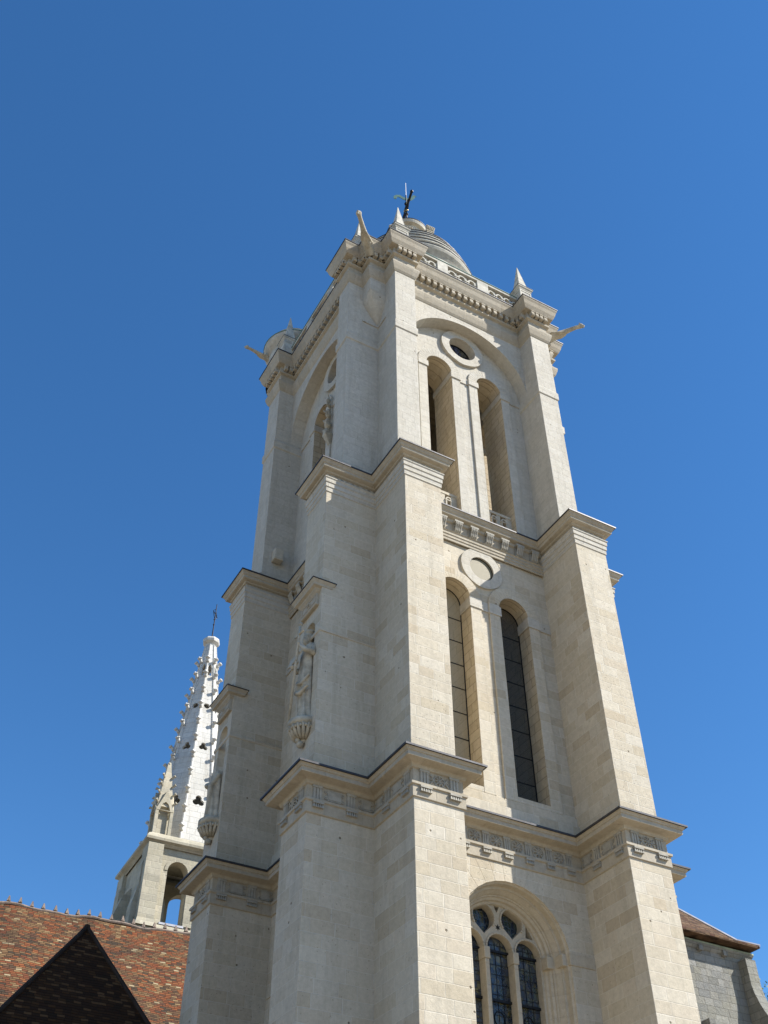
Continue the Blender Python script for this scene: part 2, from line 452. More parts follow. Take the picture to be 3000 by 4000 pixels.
class MB:
    def __init__(s):
        s.v = []
        s.f = []

    def add(s, vs, fs):
        k = len(s.v)
        s.v += [tuple(a) for a in vs]
        s.f += [tuple(i + k for i in f) for f in fs]
        return s

    def box(s, x0, x1, y0, y1, z0, z1):
        vs = [(x, y, z) for z in (z0, z1) for y in (y0, y1) for x in (x0, x1)]
        return s.add(vs, [(0, 2, 3, 1), (4, 5, 7, 6), (0, 1, 5, 4), (2, 6, 7, 3), (0, 4, 6, 2), (1, 3, 7, 5)])

    def frustum(s, r0, z0, r1, z1):
        """r = (x0,x1,y0,y1)"""
        vs = [(r0[0], r0[2], z0), (r0[1], r0[2], z0), (r0[1], r0[3], z0), (r0[0], r0[3], z0),
              (r1[0], r1[2], z1), (r1[1], r1[2], z1), (r1[1], r1[3], z1), (r1[0], r1[3], z1)]
        return s.add(vs, [(3, 2, 1, 0), (4, 5, 6, 7), (0, 1, 5, 4), (1, 2, 6, 5), (2, 3, 7, 6), (3, 0, 4, 7)])

    def prism(s, outer, holes, fmap, d0, d1, back=True):
        """flat shape in (u,z) with holes, between depths d0 and d1; fmap(u,d,z)->xyz"""
        loops = [outer] + list(holes)
        tris = tessellate_polygon([[Vector((p[0], p[1], 0)) for p in lp] for lp in loops])
        flat = [p for lp in loops for p in lp]
        n = len(flat)
        vs = [fmap(p[0], d0, p[1]) for p in flat] + [fmap(p[0], d1, p[1]) for p in flat]
        fs = [tuple(t) for t in tris]
        if back:
            fs += [tuple(i + n for i in reversed(t)) for t in tris]
        k = 0
        for lp in loops:
            m = len(lp)
            for i in range(m):
                a, b = k + i, k + (i + 1) % m
                fs.append((a, b, b + n, a + n))
            k += m
        return s.add(vs, fs)

    def mbox(s, fmap, u0, u1, d0, d1, z0, z1):
        vs = [fmap(u, d, z) for z in (z0, z1) for d in (d0, d1) for u in (u0, u1)]
        return s.add(vs, [(0, 2, 3, 1), (4, 5, 7, 6), (0, 1, 5, 4), (2, 6, 7, 3), (0, 4, 6, 2), (1, 3, 7, 5)])

    def molding(s, path, prof, closed=True):
        """path: ccw orthogonal outline (x,y); prof: list of (out,z) from bottom to top"""
        n = len(path)
        rings = []
        for (o, z) in prof:
            ring = offset(path, o, closed)
            rings.append([(p[0], p[1], z) for p in ring])
        vs = [p for r in rings for p in r]
        fs = []
        m = n if closed else n - 1
        for j in range(len(prof) - 1):
            for i in range(m):
                a, b = j * n + i, j * n + (i + 1) % n
                fs.append((a, b, b + n, a + n))
        return s.add(vs, fs)

    def fill(s, path, z, flip=False):
        tris = tessellate_polygon([[Vector((p[0], p[1], 0)) for p in path]])
        return s.add([(p[0], p[1], z) for p in path], [tuple(t) for t in tris])

    def lathe(s, cx, cy, prof, n=48, a0=0.0, a1=2 * PI, cap=False):
        full = abs(a1 - a0 - 2 * PI) < 1e-6
        m = n if full else n + 1
        vs = []
        for (r, z) in prof:
            for i in range(m):
                a = a0 + (a1 - a0) * i / n
                vs.append((cx + r * math.cos(a), cy + r * math.sin(a), z))
        fs = []
        for j in range(len(prof) - 1):
            for i in range(n):
                a, b = j * m + i, j * m + ((i + 1) % m)
                fs.append((a, b, b + m, a + m))
        if cap:
            fs.append(tuple(reversed(range(m))))
            fs.append(tuple((len(prof) - 1) * m + i for i in range(m)))
        return s.add(vs, fs)

    def tube(s, pts, rs, n=8, cap=True):
        pts = [Vector(p) for p in pts]
        if not isinstance(rs, (list, tuple)):
            rs = [rs] * len(pts)
        vs = []
        prev = None
        for i, p in enumerate(pts):
            d = (pts[min(i + 1, len(pts) - 1)] - pts[max(i - 1, 0)]).normalized()
            if prev is None:
                a = Vector((0, 0, 1)) if abs(d.z) < 0.9 else Vector((1, 0, 0))
                x = d.cross(a).normalized()
            else:
                x = (prev - d * prev.dot(d)).normalized()
            prev = x
            y = d.cross(x)
            for k in range(n):
                t = 2 * PI * k / n
                vs.append(tuple(p + (x * math.cos(t) + y * math.sin(t)) * rs[i]))
        fs = []
        for i in range(len(pts) - 1):
            for k in range(n):
                a, b = i * n + k, i * n + (k + 1) % n
                fs.append((a, b, b + n, a + n))
        if cap:
            fs.append(tuple(reversed(range(n))))
            fs.append(tuple((len(pts) - 1) * n + k for k in range(n)))
        return s.add(vs, fs)

    def ball(s, c, r, n=10, m=7, sc=(1, 1, 1)):
        vs = []
        for j in range(m + 1):
            ph = PI * j / m
            for i in range(n):
                th = 2 * PI * i / n
                vs.append((c[0] + r * sc[0] * math.sin(ph) * math.cos(th), c[1] + r * sc[1] * math.sin(ph) * math.sin(th),
                           c[2] + r * sc[2] * math.cos(ph)))
        fs = []
        for j in range(m):
            for i in range(n):
                a, b = j * n + i, j * n + (i + 1) % n
                fs.append((a, b, b + n, a + n))
        return s.add(vs, fs)

    def build(s, name, mat, parent=None, smooth=False, bevel=0, remesh=0, origin=None, raw=False):
        zo = 0 if raw else ZO
        vs = [(a[0], a[1], a[2] + zo) for a in s.v]
        if origin is None:
            xs, ys, zs = zip(*vs)
            origin = Vector(((min(xs) + max(xs)) / 2, (min(ys) + max(ys)) / 2, min(zs)))
        else:
            origin = Vector(origin)
        me = bpy.data.meshes.new(name)
        me.from_pydata([(a[0] - origin.x, a[1] - origin.y, a[2] - origin.z) for a in vs], [], s.f)
        me.validate()
        me.materials.append(mat)
        o = bpy.data.objects.new(name, me)
        scene.collection.objects.link(o)
        WORLD[o.name] = origin
        if parent:
            o.parent = parent
            o.location = origin - WORLD[parent.name]
        else:
            o.location = origin
        if smooth:
            for p in me.polygons:
                p.use_smooth = True
        if remesh:
            r = o.modifiers.new('remesh', 'REMESH')
            r.mode = 'VOXEL'
            r.voxel_size = remesh
            r.use_smooth_shade = True
            sm = o.modifiers.new('smooth', 'SMOOTH')
            sm.iterations = 3
        if bevel:
            b = o.modifiers.new('bevel', 'BEVEL')
            b.width = bevel
            b.segments = 2
            b.limit_method = 'ANGLE'
            b.angle_limit = R(40)
        return o


def offset(path, o, closed=True):
    n = len(path)
    res = []
    for i in range(n):
        p = path[i]
        a = path[i - 1] if (closed or i > 0) else None
        b = path[(i + 1) % n] if (closed or i < n - 1) else None
        ns = []
        for (s, e) in ((a, p), (p, b)):
            if s is None or e is None:
                continue
            dx, dy = e[0] - s[0], e[1] - s[1]
            L = math.hypot(dx, dy)
            ns.append((dy / L, -dx / L))
        if len(ns) == 2:
            (x1, y1), (x2, y2) = ns
            k = 1 + x1 * x2 + y1 * y2
            nx, ny = (x1 + x2) / k, (y1 + y2) / k
        else:
            nx, ny = ns[0]
        res.append((p[0] + nx * o, p[1] + ny * o))
    return res


def arch(cx, hw, z0, zs, n=20, seg=None):
    """open-bottom round arch outline, ccw, in (u,z)"""
    pts = [(cx - hw, z0), (cx + hw, z0)]
    for i in range(n + 1):
        a = PI * i / n
        pts.append((cx + hw * math.cos(a), zs + hw * math.sin(a)))
    return pts


def circ(cx, cz, r, n=32):
    return [(cx + r * math.cos(2 * PI * i / n), cz + r * math.sin(2 * PI * i / n)) for i in range(n)]


def ring_arch(mb, fm, cx, zs, r0, r1, d0, d1, n=20, a0=0, a1=PI):
    out = [(cx + r1 * math.cos(a0 + (a1 - a0) * i / n), zs + r1 * math.sin(a0 + (a1 - a0) * i / n)) for i in range(n + 1)]
    inn = [(cx + r0 * math.cos(a0 + (a1 - a0) * i / n), zs + r0 * math.sin(a0 + (a1 - a0) * i / n)) for i in range(n + 1)]
    for i in range(n):
        q = [out[i], out[i + 1], inn[i + 1], inn[i]]
        vs = [fm(p[0], d0, p[1]) for p in q] + [fm(p[0], d1, p[1]) for p in q]
        mb.add(vs, [(0, 1, 2, 3), (7, 6, 5, 4), (0, 4, 5, 1), (1, 5, 6, 2), (2, 6, 7, 3), (3, 7, 4, 0)])


def fm_south(u, d, z):      # d = depth into the wall
    return (u, d, z)


def fm_west(u, d, z):
    return (d, u, z)


LX = 9.0


def fm_east(u, d, z):
    return (8.97 - d, u, z)


def sh(fm, dd):
    return lambda u, d, z: fm(u, d + dd, z)


# ------------------------------------------------------------------ tower plan
LV = {
    1: dict(p=2.2, q=2.16, g=2.05, a=(0.0, 1.62), b=(0.0, 1.62), c=(7.42, 9.0), d=(6.88, 8.45), wy=0.0, top=0.0, bot=-17.2, pier=0),
    2: dict(p=2.12, q=2.02, g=2.05, a=(0.0, 1.49), b=(0.0, 1.49), c=(7.49, 8.93), d=(7.2, 8.55), wy=0.05, top=12.65, bot=0.0, pier=0),
    3: dict(p=1.47, q=1.40, g=1.45, a=(0.12, 1.15), b=(0.04, 0.98), c=(7.49, 8.5), d=(7.3, 8.55), wy=0.0, top=27.47, bot=12.65, pier=0),
}


def outline(lv, wy=None, pier=0.0):
    k = LV[lv]
    wy = k['wy'] if wy is None else wy
    a0, a1 = k['a']
    b0, b1 = k['b']
    c0, c1 = k['c']
    d0, d1 = k['d']
    p, qq, g = k['p'], k['q'], k['g']
    wx = wy + 0.0
    X1 = c1          # east wall plane reference
    Y1 = d1
    s = pier
    pts = [(a0, -p), (a1, -p), (a1, wy), (c0, wy), (c0, -p), (c1, -p)]
    pts += [(c1, b0 - s), (X1 + s, b0 - s), (X1 + s, b0)] if s else [(c1, b0)]
    pts += [(X1 + g, b0), (X1 + g, b1), (X1 - wy, b1), (X1 - wy, d0), (X1 + g, d0), (X1 + g, d1)]
    pts += [(X1 + s, d1), (X1 + s, Y1 + s), (c1, Y1 + s)] if s else [(c1, d1)]
    pts += [(c1, Y1 + p), (c0, Y1 + p), (c0, Y1 - wy), (a1, Y1 - wy), (a1, Y1 + p), (a0, Y1 + p)]
    pts += [(a0, Y1 + s), (-s, Y1 + s), (-s, Y1)] if s else [(a0, Y1)]
    pts += [(-qq, Y1), (-qq, d0), (wy, d0), (wy, b1), (-qq, b1), (-qq, b0)]
    pts += [(-s, b0), (-s, b0 - s), (a0, b0 - s)] if s else [(a0, b0)]
    return pts


tower = thing('church_tower', (4.5, 4.3, 0), 'tall cream limestone bell tower with stepped buttresses and a domed top', 'church tower')


def buttress_rects(lv):
    """name, x0,x1,y0,y1 and outward direction"""
    k = LV[lv]
    a0, a1 = k['a']; b0, b1 = k['b']; c0, c1 = k['c']; d0, d1 = k['d']
    p, qq, g = k['p'], k['q'], k['g']
    inn = 1.2
    return [('A', a0, a1, -p, inn, 's'), ('C', c0, c1, -p, inn, 's'),
            ('B', -qq, inn, b0, b1, 'w'), ('D', -qq, inn, d0, d1, 'w'),
            ('E', c1 - inn, c1 + g, b0, b1, 'e'), ('F', c1 - inn, c1 + g, d0, d1, 'e'),
            ('G', a0, a1, d1 - inn, d1 + p, 'n'), ('H', c0, c1, d1 - inn, d1 + p, 'n')]


NICHE = {'B': 0.74, 'D': 7.86}
for bi, bn in enumerate('ABCDEFGH'):
    mb = MB()
    mb2 = MB()
    for lv in (1, 2, 3):
        k = LV[lv]
        r = [x for x in buttress_rects(lv) if x[0] == bn][0]
        _, x0, x1, y0, y1, dr = r
        # tiny per-buttress shrink keeps crossing faces from sharing a plane
        e = 0.0 if dr in 'sn' else 0.004
        z0, z1 = k['bot'], k['top'] - 0.05
        m_ = mb if lv < 3 else mb2
        if lv == 2 and bn in NICHE:
            cy = NICHE[bn]
            nz0, nzs, nr = 2.02, 5.45, 0.37
            fm = lambda u, d, z, X=x0: (X + d, u, z)
            hole = arch(cy, nr, nz0, nzs, 16)
            m_.prism([(y0, z0), (y1, z0), (y1, z1), (y0, z1)], [hole], fm, 0.0, 0.001, back=False)
            m_.box(x0 + 0.5, x1, y0, y1, z0, z1)
            # side sheets back to the face
            m_.add([(x0, y0, z0), (x0 + 0.5, y0, z0), (x0 + 0.5, y0, z1), (x0, y0, z1)], [(0, 1, 2, 3)])
            m_.add([(x0, y1, z0), (x0 + 0.5, y1, z0), (x0 + 0.5, y1, z1), (x0, y1, z1)], [(0, 3, 2, 1)])
            # apse of the niche
            vs, fs = [], []
            N = 12
            zz = [nz0, nzs] + [None] * 6
            rows = [(nr, nz0), (nr, nzs)] + [(nr * math.cos(PI / 2 * j / 6), nzs + nr * math.sin(PI / 2 * j / 6)) for j in range(1, 7)]
            for (rr, z) in rows:
                for i in range(N + 1):
                    a = -PI / 2 + PI * i / N
                    vs.append((x0 + 0.001 + rr * math.cos(a), cy + rr * math.sin(a), z))
            for j in range(len(rows) - 1):
                for i in range(N):
                    a = j * (N + 1) + i
                    fs.append((a, a + N + 1, a + N + 2, a + 1))
            m_.add(vs, fs)
            m_.box(x0 + 0.001, x0 + 0.49, cy - nr - 0.02, cy + nr + 0.02, nz0 - 0.2, nz0)
        else:
            m_.box(x0 + (e if dr == 'w' else 0), x1 - (e if dr == 'e' else 0), y0 + e, y1 - e, z0, z1)
        if lv == 2 and dr in 'we':      # thin set-off line
            m_.molding([(x0, y0), (x1, y0), (x1, y1), (x0, y1)], [(0, 5.08), (0.03, 5.1), (0.03, 5.2), (0, 5.24)])
        if lv == 2:
            # weathering skirt from stage 2 top to stage 3 shaft
            r3 = [x for x in buttress_rects(3) if x[0] == bn][0]
            ins = 0.12
            mb2.frustum((max(x0 + ins, min(x0 + ins, r3[1])), x1 - ins if dr in 'sn' else x1, y0 + ins, y1 - ins if dr in 'we' else y1), 12.66,
                        (r3[1] - 0.0, r3[2] + 0.0, r3[3] - 0.0, r3[4] + 0.0), 13.25)
        if lv == 3:                      # string course at the arch springing
            m_.molding([(x0, y0), (x1, y0), (x1, y1), (x0, y1)],
                       [(0, 20.86), (0.045, 20.9), (0.05, 21.32), (0.0, 21.42)])
    o1 = mb.build('buttress', M_STONE, tower, bevel=0.012)
    o2 = mb2.build('upper_buttress', M_STONE_UP, tower, bevel=0.012)

# ---------------------------------------------------------------- cornices and entablatures
P1 = [(0, -1.27), (.05, -1.25), (.05, -.92), (.10, -.90), (.10, -.83), (.004, -.83), (.004, -.40), (.06, -.38), (.09, -.30),
      (.12, -.28), (.39, -.255), (.40, -.25), (.40, -.125), (.43, -.115), (.45, -.07), (.50, -.02), (.51, -.005)]
P2 = [(.0, 12.22), (.09, 12.25), (.11, 12.30), (.24, 12.33), (.27, 12.36), (.27, 12.45), (.31, 12.48), (.34, 12.55), (.385, 12.60), (.39, 12.63)]
P3 = [(0, 25.0), (.03, 25.04), (.08, 25.14), (.15, 25.38), (.18, 25.52), (.18, 25.62), (.04, 25.76), (.02, 25.8), (.02, 26.16),
      (.15, 26.22), (.16, 26.32), (.09, 26.33), (.09, 26.72), (.30, 26.74), (.33, 26.80), (.40, 26.98), (.45, 27.2), (.50, 27.32), (.505, 27.42)]
path1 = outline(1)
path2 = outline(2, wy=0.0)
path3 = outline(3, wy=-0.62, pier=0.68)


def cornice(name, path, prof, lead_z, inner, mat):
    o = MB().molding(path, prof).build(name, mat, tower)
    e = prof[-1][0]
    ld = MB().molding(path, [(e - .03, lead_z - .055), (e + .025, lead_z - .055), (e + .027, lead_z), (0.1, lead_z + 0.05), (inner, lead_z + 0.055)])
    ld.fill(offset(path, inner + 0.01), lead_z + 0.054)
    l = ld.build('lead_flashing', M_LEAD, o)
    return o


CO1 = cornice('lower_cornice', path1, P1, 0.02, -0.12, M_CORN)
CO2 = cornice('middle_cornice', path2, P2, 12.66, -0.12, M_CORN)
CO3 = cornice('top_cornice', path3, P3, 27.46, -0.12, M_CORN)

# three fasciae on each stage-2 buttress, and on the walls between
for (n_, x0, x1, y0, y1, dr) in buttress_rects(2):
    fa = MB()
    fa.molding([(x0, y0), (x1, y0), (x1, y1), (x0, y1)],
               [(0, 11.34), (.03, 11.36), (.03, 11.55), (.06, 11.57), (.06, 11.76), (.09, 11.78), (.09, 11.94), (.12, 11.98), (.12, 12.02), (.006, 12.03), (.006, 12.24)])
    fa.build('fascia_band', M_STONE_UP, CO2)


def seg_molding(mb, fm, u0, u1, prof):
    for i in range(len(prof) - 1):
        (o0, z0), (o1, z1) = prof[i], prof[i + 1]
        mb.add([fm(u0, -o0, z0), fm(u1, -o0, z0), fm(u1, -o1, z1), fm(u0, -o1, z1)], [(0, 1, 2, 3)])


SIDES = {'s': (fm_south, 4.5), 'w': (fm_west, 4.25), 'e': (fm_east, 4.25)}


# ---------------------------------------------------------------- relief carving
def tube_f(mb, fm, pts, r, n=5):
    mb.tube([fm(*p) for p in pts], r, n)


def triglyph(mb, fm, u0, u1, z0, z1):
    wd = (u1 - u0)
    mb.mbox(fm, u0, u1, -0.02, 0.0, z0, z1)
    for i in range(3):
        a = u0 + wd * (i + 0.15) / 3
        mb.mbox(fm, a, a + wd * 0.7 / 3, -0.045, -0.01, z0 + 0.003, z1 - 0.06)
    mb.mbox(fm, u0 - 0.015, u1 + 0.015, -0.06, 0.0, z1 - 0.06, z1 + 0.012)


def guttae(mb, fm, u0, u1, z):
    mb.mbox(fm, u0, u1, -0.135, -0.04, z - 0.045, z + 0.012)
    n = 5
    for i in range(n):
        a = u0 + (u1 - u0) * (i + 0.5) / n
        w0, w1 = (u1 - u0) / n * 0.18, (u1 - u0) / n * 0.42
        vs = [fm(a - w0, -0.06, z - .045), fm(a + w0, -0.06, z - .045), fm(a + w0, -0.11, z - .045), fm(a - w0, -0.11, z - .045),
              fm(a - w1, -0.055, z - .16), fm(a + w1, -0.055, z - .16), fm(a + w1, -0.13, z - .16), fm(a - w1, -0.13, z - .16)]
        mb.add(vs, [(0, 1, 2, 3), (7, 6, 5, 4), (0, 4, 5, 1), (1, 5, 6, 2), (2, 6, 7, 3), (3, 7, 4, 0)])


def rosette(mb, fm, u, z, r, petals=8, ringed=True):
    if ringed:
        N = 24
        pts = [(u + r * math.cos(2 * PI * i / N), -0.012, z + r * math.sin(2 * PI * i / N)) for i in range(N + 1)]
        tube_f(mb, fm, pts, 0.02)
    for i in range(petals):
        a = 2 * PI * i / petals
        c = (u + r * 0.55 * math.cos(a), z + r * 0.55 * math.sin(a))
        pts = []
        tube_f(mb, fm, [(u + r * .22 * math.cos(a), -0.01, z + r * .22 * math.sin(a)), (c[0], -0.045, c[1]),
                        (u + r * .86 * math.cos(a), -0.01, z + r * .86 * math.sin(a))], r * 0.13)
    c = fm(u, -0.03, z)
    mb.ball(c, r * 0.2, 8, 5)


def spiral(mb, fm, u, z, r, turn=1, th=0.02, hand=1):
    pts = []
    for i in range(16):
        t = i / 15
        a = 2 * PI * turn * 1.4 * t
        rr = r * (1 - 0.8 * t)
        pts.append((u + hand * rr * math.cos(a), -0.02, z + rr * math.sin(a)))
    tube_f(mb, fm, pts, th, 5)


def cartouche(mb, fm, u0, u1, z0, z1):
    mb.mbox(fm, u0 + .1, u1 - .1, -0.03, 0.0, z0 + 0.05, z1 - 0.04)
    mb.mbox(fm, u0 + .14, u1 - .14, -0.045, 0.0, z0 + 0.09, z1 - 0.08)
    for s, uu in ((1, u0 + 0.06), (-1, u1 - 0.06)):
        spiral(mb, fm, uu, z0 + 0.12, 0.06, th=0.017, hand=s)
        spiral(mb, fm, uu, z1 - 0.12, 0.06, th=0.017, hand=s)


fr = None
FZ0, FZ1 = -.825, -.40


def face(lv, bn, side):
    """returns (fm, u0, u1) for a face of buttress bn"""
    _, x0, x1, y0, y1, dr = [x for x in buttress_rects(lv) if x[0] == bn][0]
    if side == 's':
        return (lambda u, d, z: (u, y0 + d, z)), x0, x1
    if side == 'w':
        return (lambda u, d, z: (x0 + d, u, z)), y0, y1
    if side == 'e':
        return (lambda u, d, z: (x1 - d, u, z)), y0, y1


def fbuild():
    fr.build('carved_frieze', M_FRIEZE, CO1)


def short_front(bn, side):
    global fr
    fr = MB()
    fm, u0, u1 = face(1, bn, side)
    W = u1 - u0
    f = sh(fm, -0.004)
    triglyph(fr, f, u0 + W * .12, u0 + W * .30, FZ0, FZ1)
    triglyph(fr, f, u1 - W * .28, u1 - W * .10, FZ0, FZ1)
    c = u0 + W * .51
    rosette(fr, f, c, (FZ0 + FZ1) / 2, 0.17)
    for s in (-1, 1):
        for k in (-1, 0, 1):
            tube_f(fr, f, [(c + s * .19, -.01, (FZ0 + FZ1) / 2 + .0), (c + s * .25, -.04, (FZ0 + FZ1) / 2 + k * .09), (c + s * .29, -.01, (FZ0 + FZ1) / 2 + k * .13)], .022)
    guttae(fr, fm, u0 + W * .10, u0 + W * .33, -.935)
    guttae(fr, fm, u1 - W * .31, u1 - W * .08, -.935)
    fbuild()


for bn, side in (('A', 's'), ('C', 's'), ('B', 'w'), ('D', 'w'), ('E', 'e')):
    short_front(bn, side)


def flank(fm, u0, u1):
    """long side faces: triglyph, cartouche, triglyph, part cartouche; u0 is the outer end"""
    global fr
    fr = MB()
    s = 1 if u1 > u0 else -1
    f = sh(fm, -0.004)

    def T(a, b):
        triglyph(fr, f, min(a, b), max(a, b), FZ0, FZ1)

    def G(a, b):
        guttae(fr, fm, min(a, b), max(a, b), -.935)
    T(u0 + s * .16, u0 + s * .44)
    G(u0 + s * .14, u0 + s * .48)
    a, b = u0 + s * .52, u0 + s * 1.16
    cartouche(fr, f, min(a, b), max(a, b), FZ0, FZ1)
    T(u0 + s * 1.24, u0 + s * 1.52)
    G(u0 + s * 1.2, u0 + s * 1.56)
    a, b = u0 + s * 1.62, u0 + s * 2.12
    cartouche(fr, f, min(a, b), max(a, b), FZ0, FZ1)
    fbuild()


k1 = LV[1]
flank(lambda u, d, z: (u, 0.0 + d, z), -k1['q'], 0)                       # B, south side
flank(lambda u, d, z: (u, k1['d'][0] + d, z), -k1['q'], 0)                # D, south side
flank(lambda u, d, z: (k1['a'][0] + d, u, z), -k1['p'], 0)                # A, west side
flank(lambda u, d, z: (k1['c'][0] + d, u, z), -k1['p'], 0)                # C, west side
fr = MB()
for i in range(8):
    u = 1.85 + 0.78 * i
    f = sh(fm_south, -0.004)
    if 1.7 < u < 7.3:
        rosette(fr, f, u, (FZ0 + FZ1) / 2, 0.2, ringed=True)
    t_ = u + 0.39
    if t_ < 7.3:
        triglyph(fr, f, t_ - .11, t_ + .11, FZ0, FZ1)
        guttae(fr, fm_south, t_ - .15, t_ + .15, -.935)
fbuild()

# running scrolls on the stage-2 buttress friezes
for bn, side in (('A', 's'), ('C', 's'), ('B', 'w'), ('D', 'w'), ('A', 'w'), ('B', 's')):
    fm, u0, u1 = face(2, bn, side)
    if side == 'w' and bn == 'A':
        u1 = 0
    if side == 's' and bn == 'B':
        u1 = 0
    f2 = MB()
    n = int((u1 - u0) / 0.21)
    for i in range(n):
        u = u0 + 0.12 + (u1 - u0 - .2) * i / max(1, n - 1)
        spiral(f2, fm, u, 12.13, 0.075, th=0.018, hand=1)
        f2.mbox(fm, u - .03, u + .1, -0.02, 0, 12.035, 12.06)
    f2.build('scroll_frieze', M_FRIEZE, CO2)

# brackets and fasciae under the stage-2 wall cornice
for sd_, (fm, cu) in SIDES.items():
    wlo, whi = (1.49, 7.53) if sd_ == 's' else (1.49, 7.2)
    g = MB()
    seg_molding(g, fm, wlo, whi, [(0.02, 11.2), (.05, 11.22), (.05, 11.33), (.08, 11.35), (.08, 11.46), (.11, 11.48), (.11, 11.60), (.15, 11.63), (.03, 11.66), (.03, 12.12), (.1, 12.16), (.12, 12.24)])
    g.build('wall_fascia', M_CORN, CO2)
    n = 8
    for i in range(n):
        u = cu - 0.02 + (i - 3.5) * 0.71 + 0.09
        if u < wlo + .15 or u > whi - 0.1:
            continue
        b = MB()
        b.mbox(fm, u - .17, u + .17, -.08, -.01, 11.66, 11.76)
        for k in range(4):
            a = u - .15 + .3 * (k + .5) / 4
            pts = [(a, -.07, 11.72), (a, -.14, 11.78), (a, -.17, 11.9), (a, -.24, 12.02), (a, -.24, 12.12)]
            b.tube([fm(*p) for p in pts], [.036] * 5, 7)
        b.mbox(fm, u - .165, u + .165, -.09, -.02, 11.7, 12.13)
        b.mbox(fm, u - .19, u + .19, -.27, -.02, 12.12, 12.2)
        b.build('bracket', M_FRIEZE if sd_ == 's' else M_CARVED, CO2)

# modillions under the top cornice (each a small block)
mod = MB()
mod.box(-.085, .085, -.22, 0.03, 0, .30)
mod.box(-.105, .105, -.24, 0.0, .30, .36)
mod.tube([(-.085, -.2, .04), (.085, -.2, .04)], .06, 8)
mo = None
mcount = 0


def place_mods(p, q, nrm, first=0.16, step=0.33):
    global mo, mcount
    L = math.hypot(q[0] - p[0], q[1] - p[1])
    n = max(1, int(round((L - 2 * first) / step)))
    rz = math.atan2(nrm[1], nrm[0]) + PI / 2
    for i in range(n + 1):
        t = (first + (L - 2 * first) * i / n) / L
        x = p[0] + (q[0] - p[0]) * t + nrm[0] * 0.09
        y = p[1] + (q[1] - p[1]) * t + nrm[1] * 0.09
        if mo is None:
            mo = mod.build('modillion', M_CORN, CO3, origin=(0, 0, 0), raw=True)
            o = mo
        else:
            o = mo.copy()
            scene.collection.objects.link(o)
            o.parent = CO3
        o.location = Vector((x, y, 26.37 + ZO)) - WORLD[CO3.name]
        o.rotation_euler = (0, 0, rz)
        mcount += 1


np_ = len(path3)
for i in range(np_):
    p, q_ = path3[i], path3[(i + 1) % np_]
    nx, ny = (q_[1] - p[1]), -(q_[0] - p[0])
    L = math.hypot(nx, ny)
    nx, ny = nx / L, ny / L
    mid = ((p[0] + q_[0]) / 2, (p[1] + q_[1]) / 2)
    vis = (ny < -.5 and mid[1] < 8) or (nx < -.5 and mid[0] < 8.2)
    if not vis or (mid[0] > 8.9 and ny < -.5 and mid[1] > 2):
        continue
    place_mods(p, q_, (nx, ny), first=0.13, step=0.345 if L > 3 else 0.27)

# ---------------------------------------------------------------- walls with openings
def window_bars(mb, fm, cx, hw, z0, z1, d, n, vert=0):
    for i in range(1, n + 1):
        z = z0 + (z1 - z0) * i / (n + 1)
        mb.mbox(fm, cx - hw, cx + hw, d, d + .03, z - .015, z + .015)
    for i in range(vert):
        u = cx - hw + 2 * hw * (i + 1) / (vert + 1)
        mb.mbox(fm, u - .012, u + .012, d - .01, d + .02, z0, z1)


def reveal(fm, cx, hw, z0, zs, d0, d1, parent, sill=True, n=24):
    """stone lining of an arched opening, a few mm inside the cut"""
    hw -= .004
    out = [(cx - hw, z0)] + [(cx - hw * math.cos(PI * i / n), zs + hw * math.sin(PI * i / n)) for i in range(n + 1)] + [(cx + hw, z0)]
    mb = MB()
    vs = [fm(u, d0, z) for u, z in out] + [fm(u, d1, z) for u, z in out]
    m = len(out)
    mb.add(vs, [(i, i + 1, i + 1 + m, i + m) for i in range(m - 1)])
    return mb.build('reveal', M_REVEAL, parent)


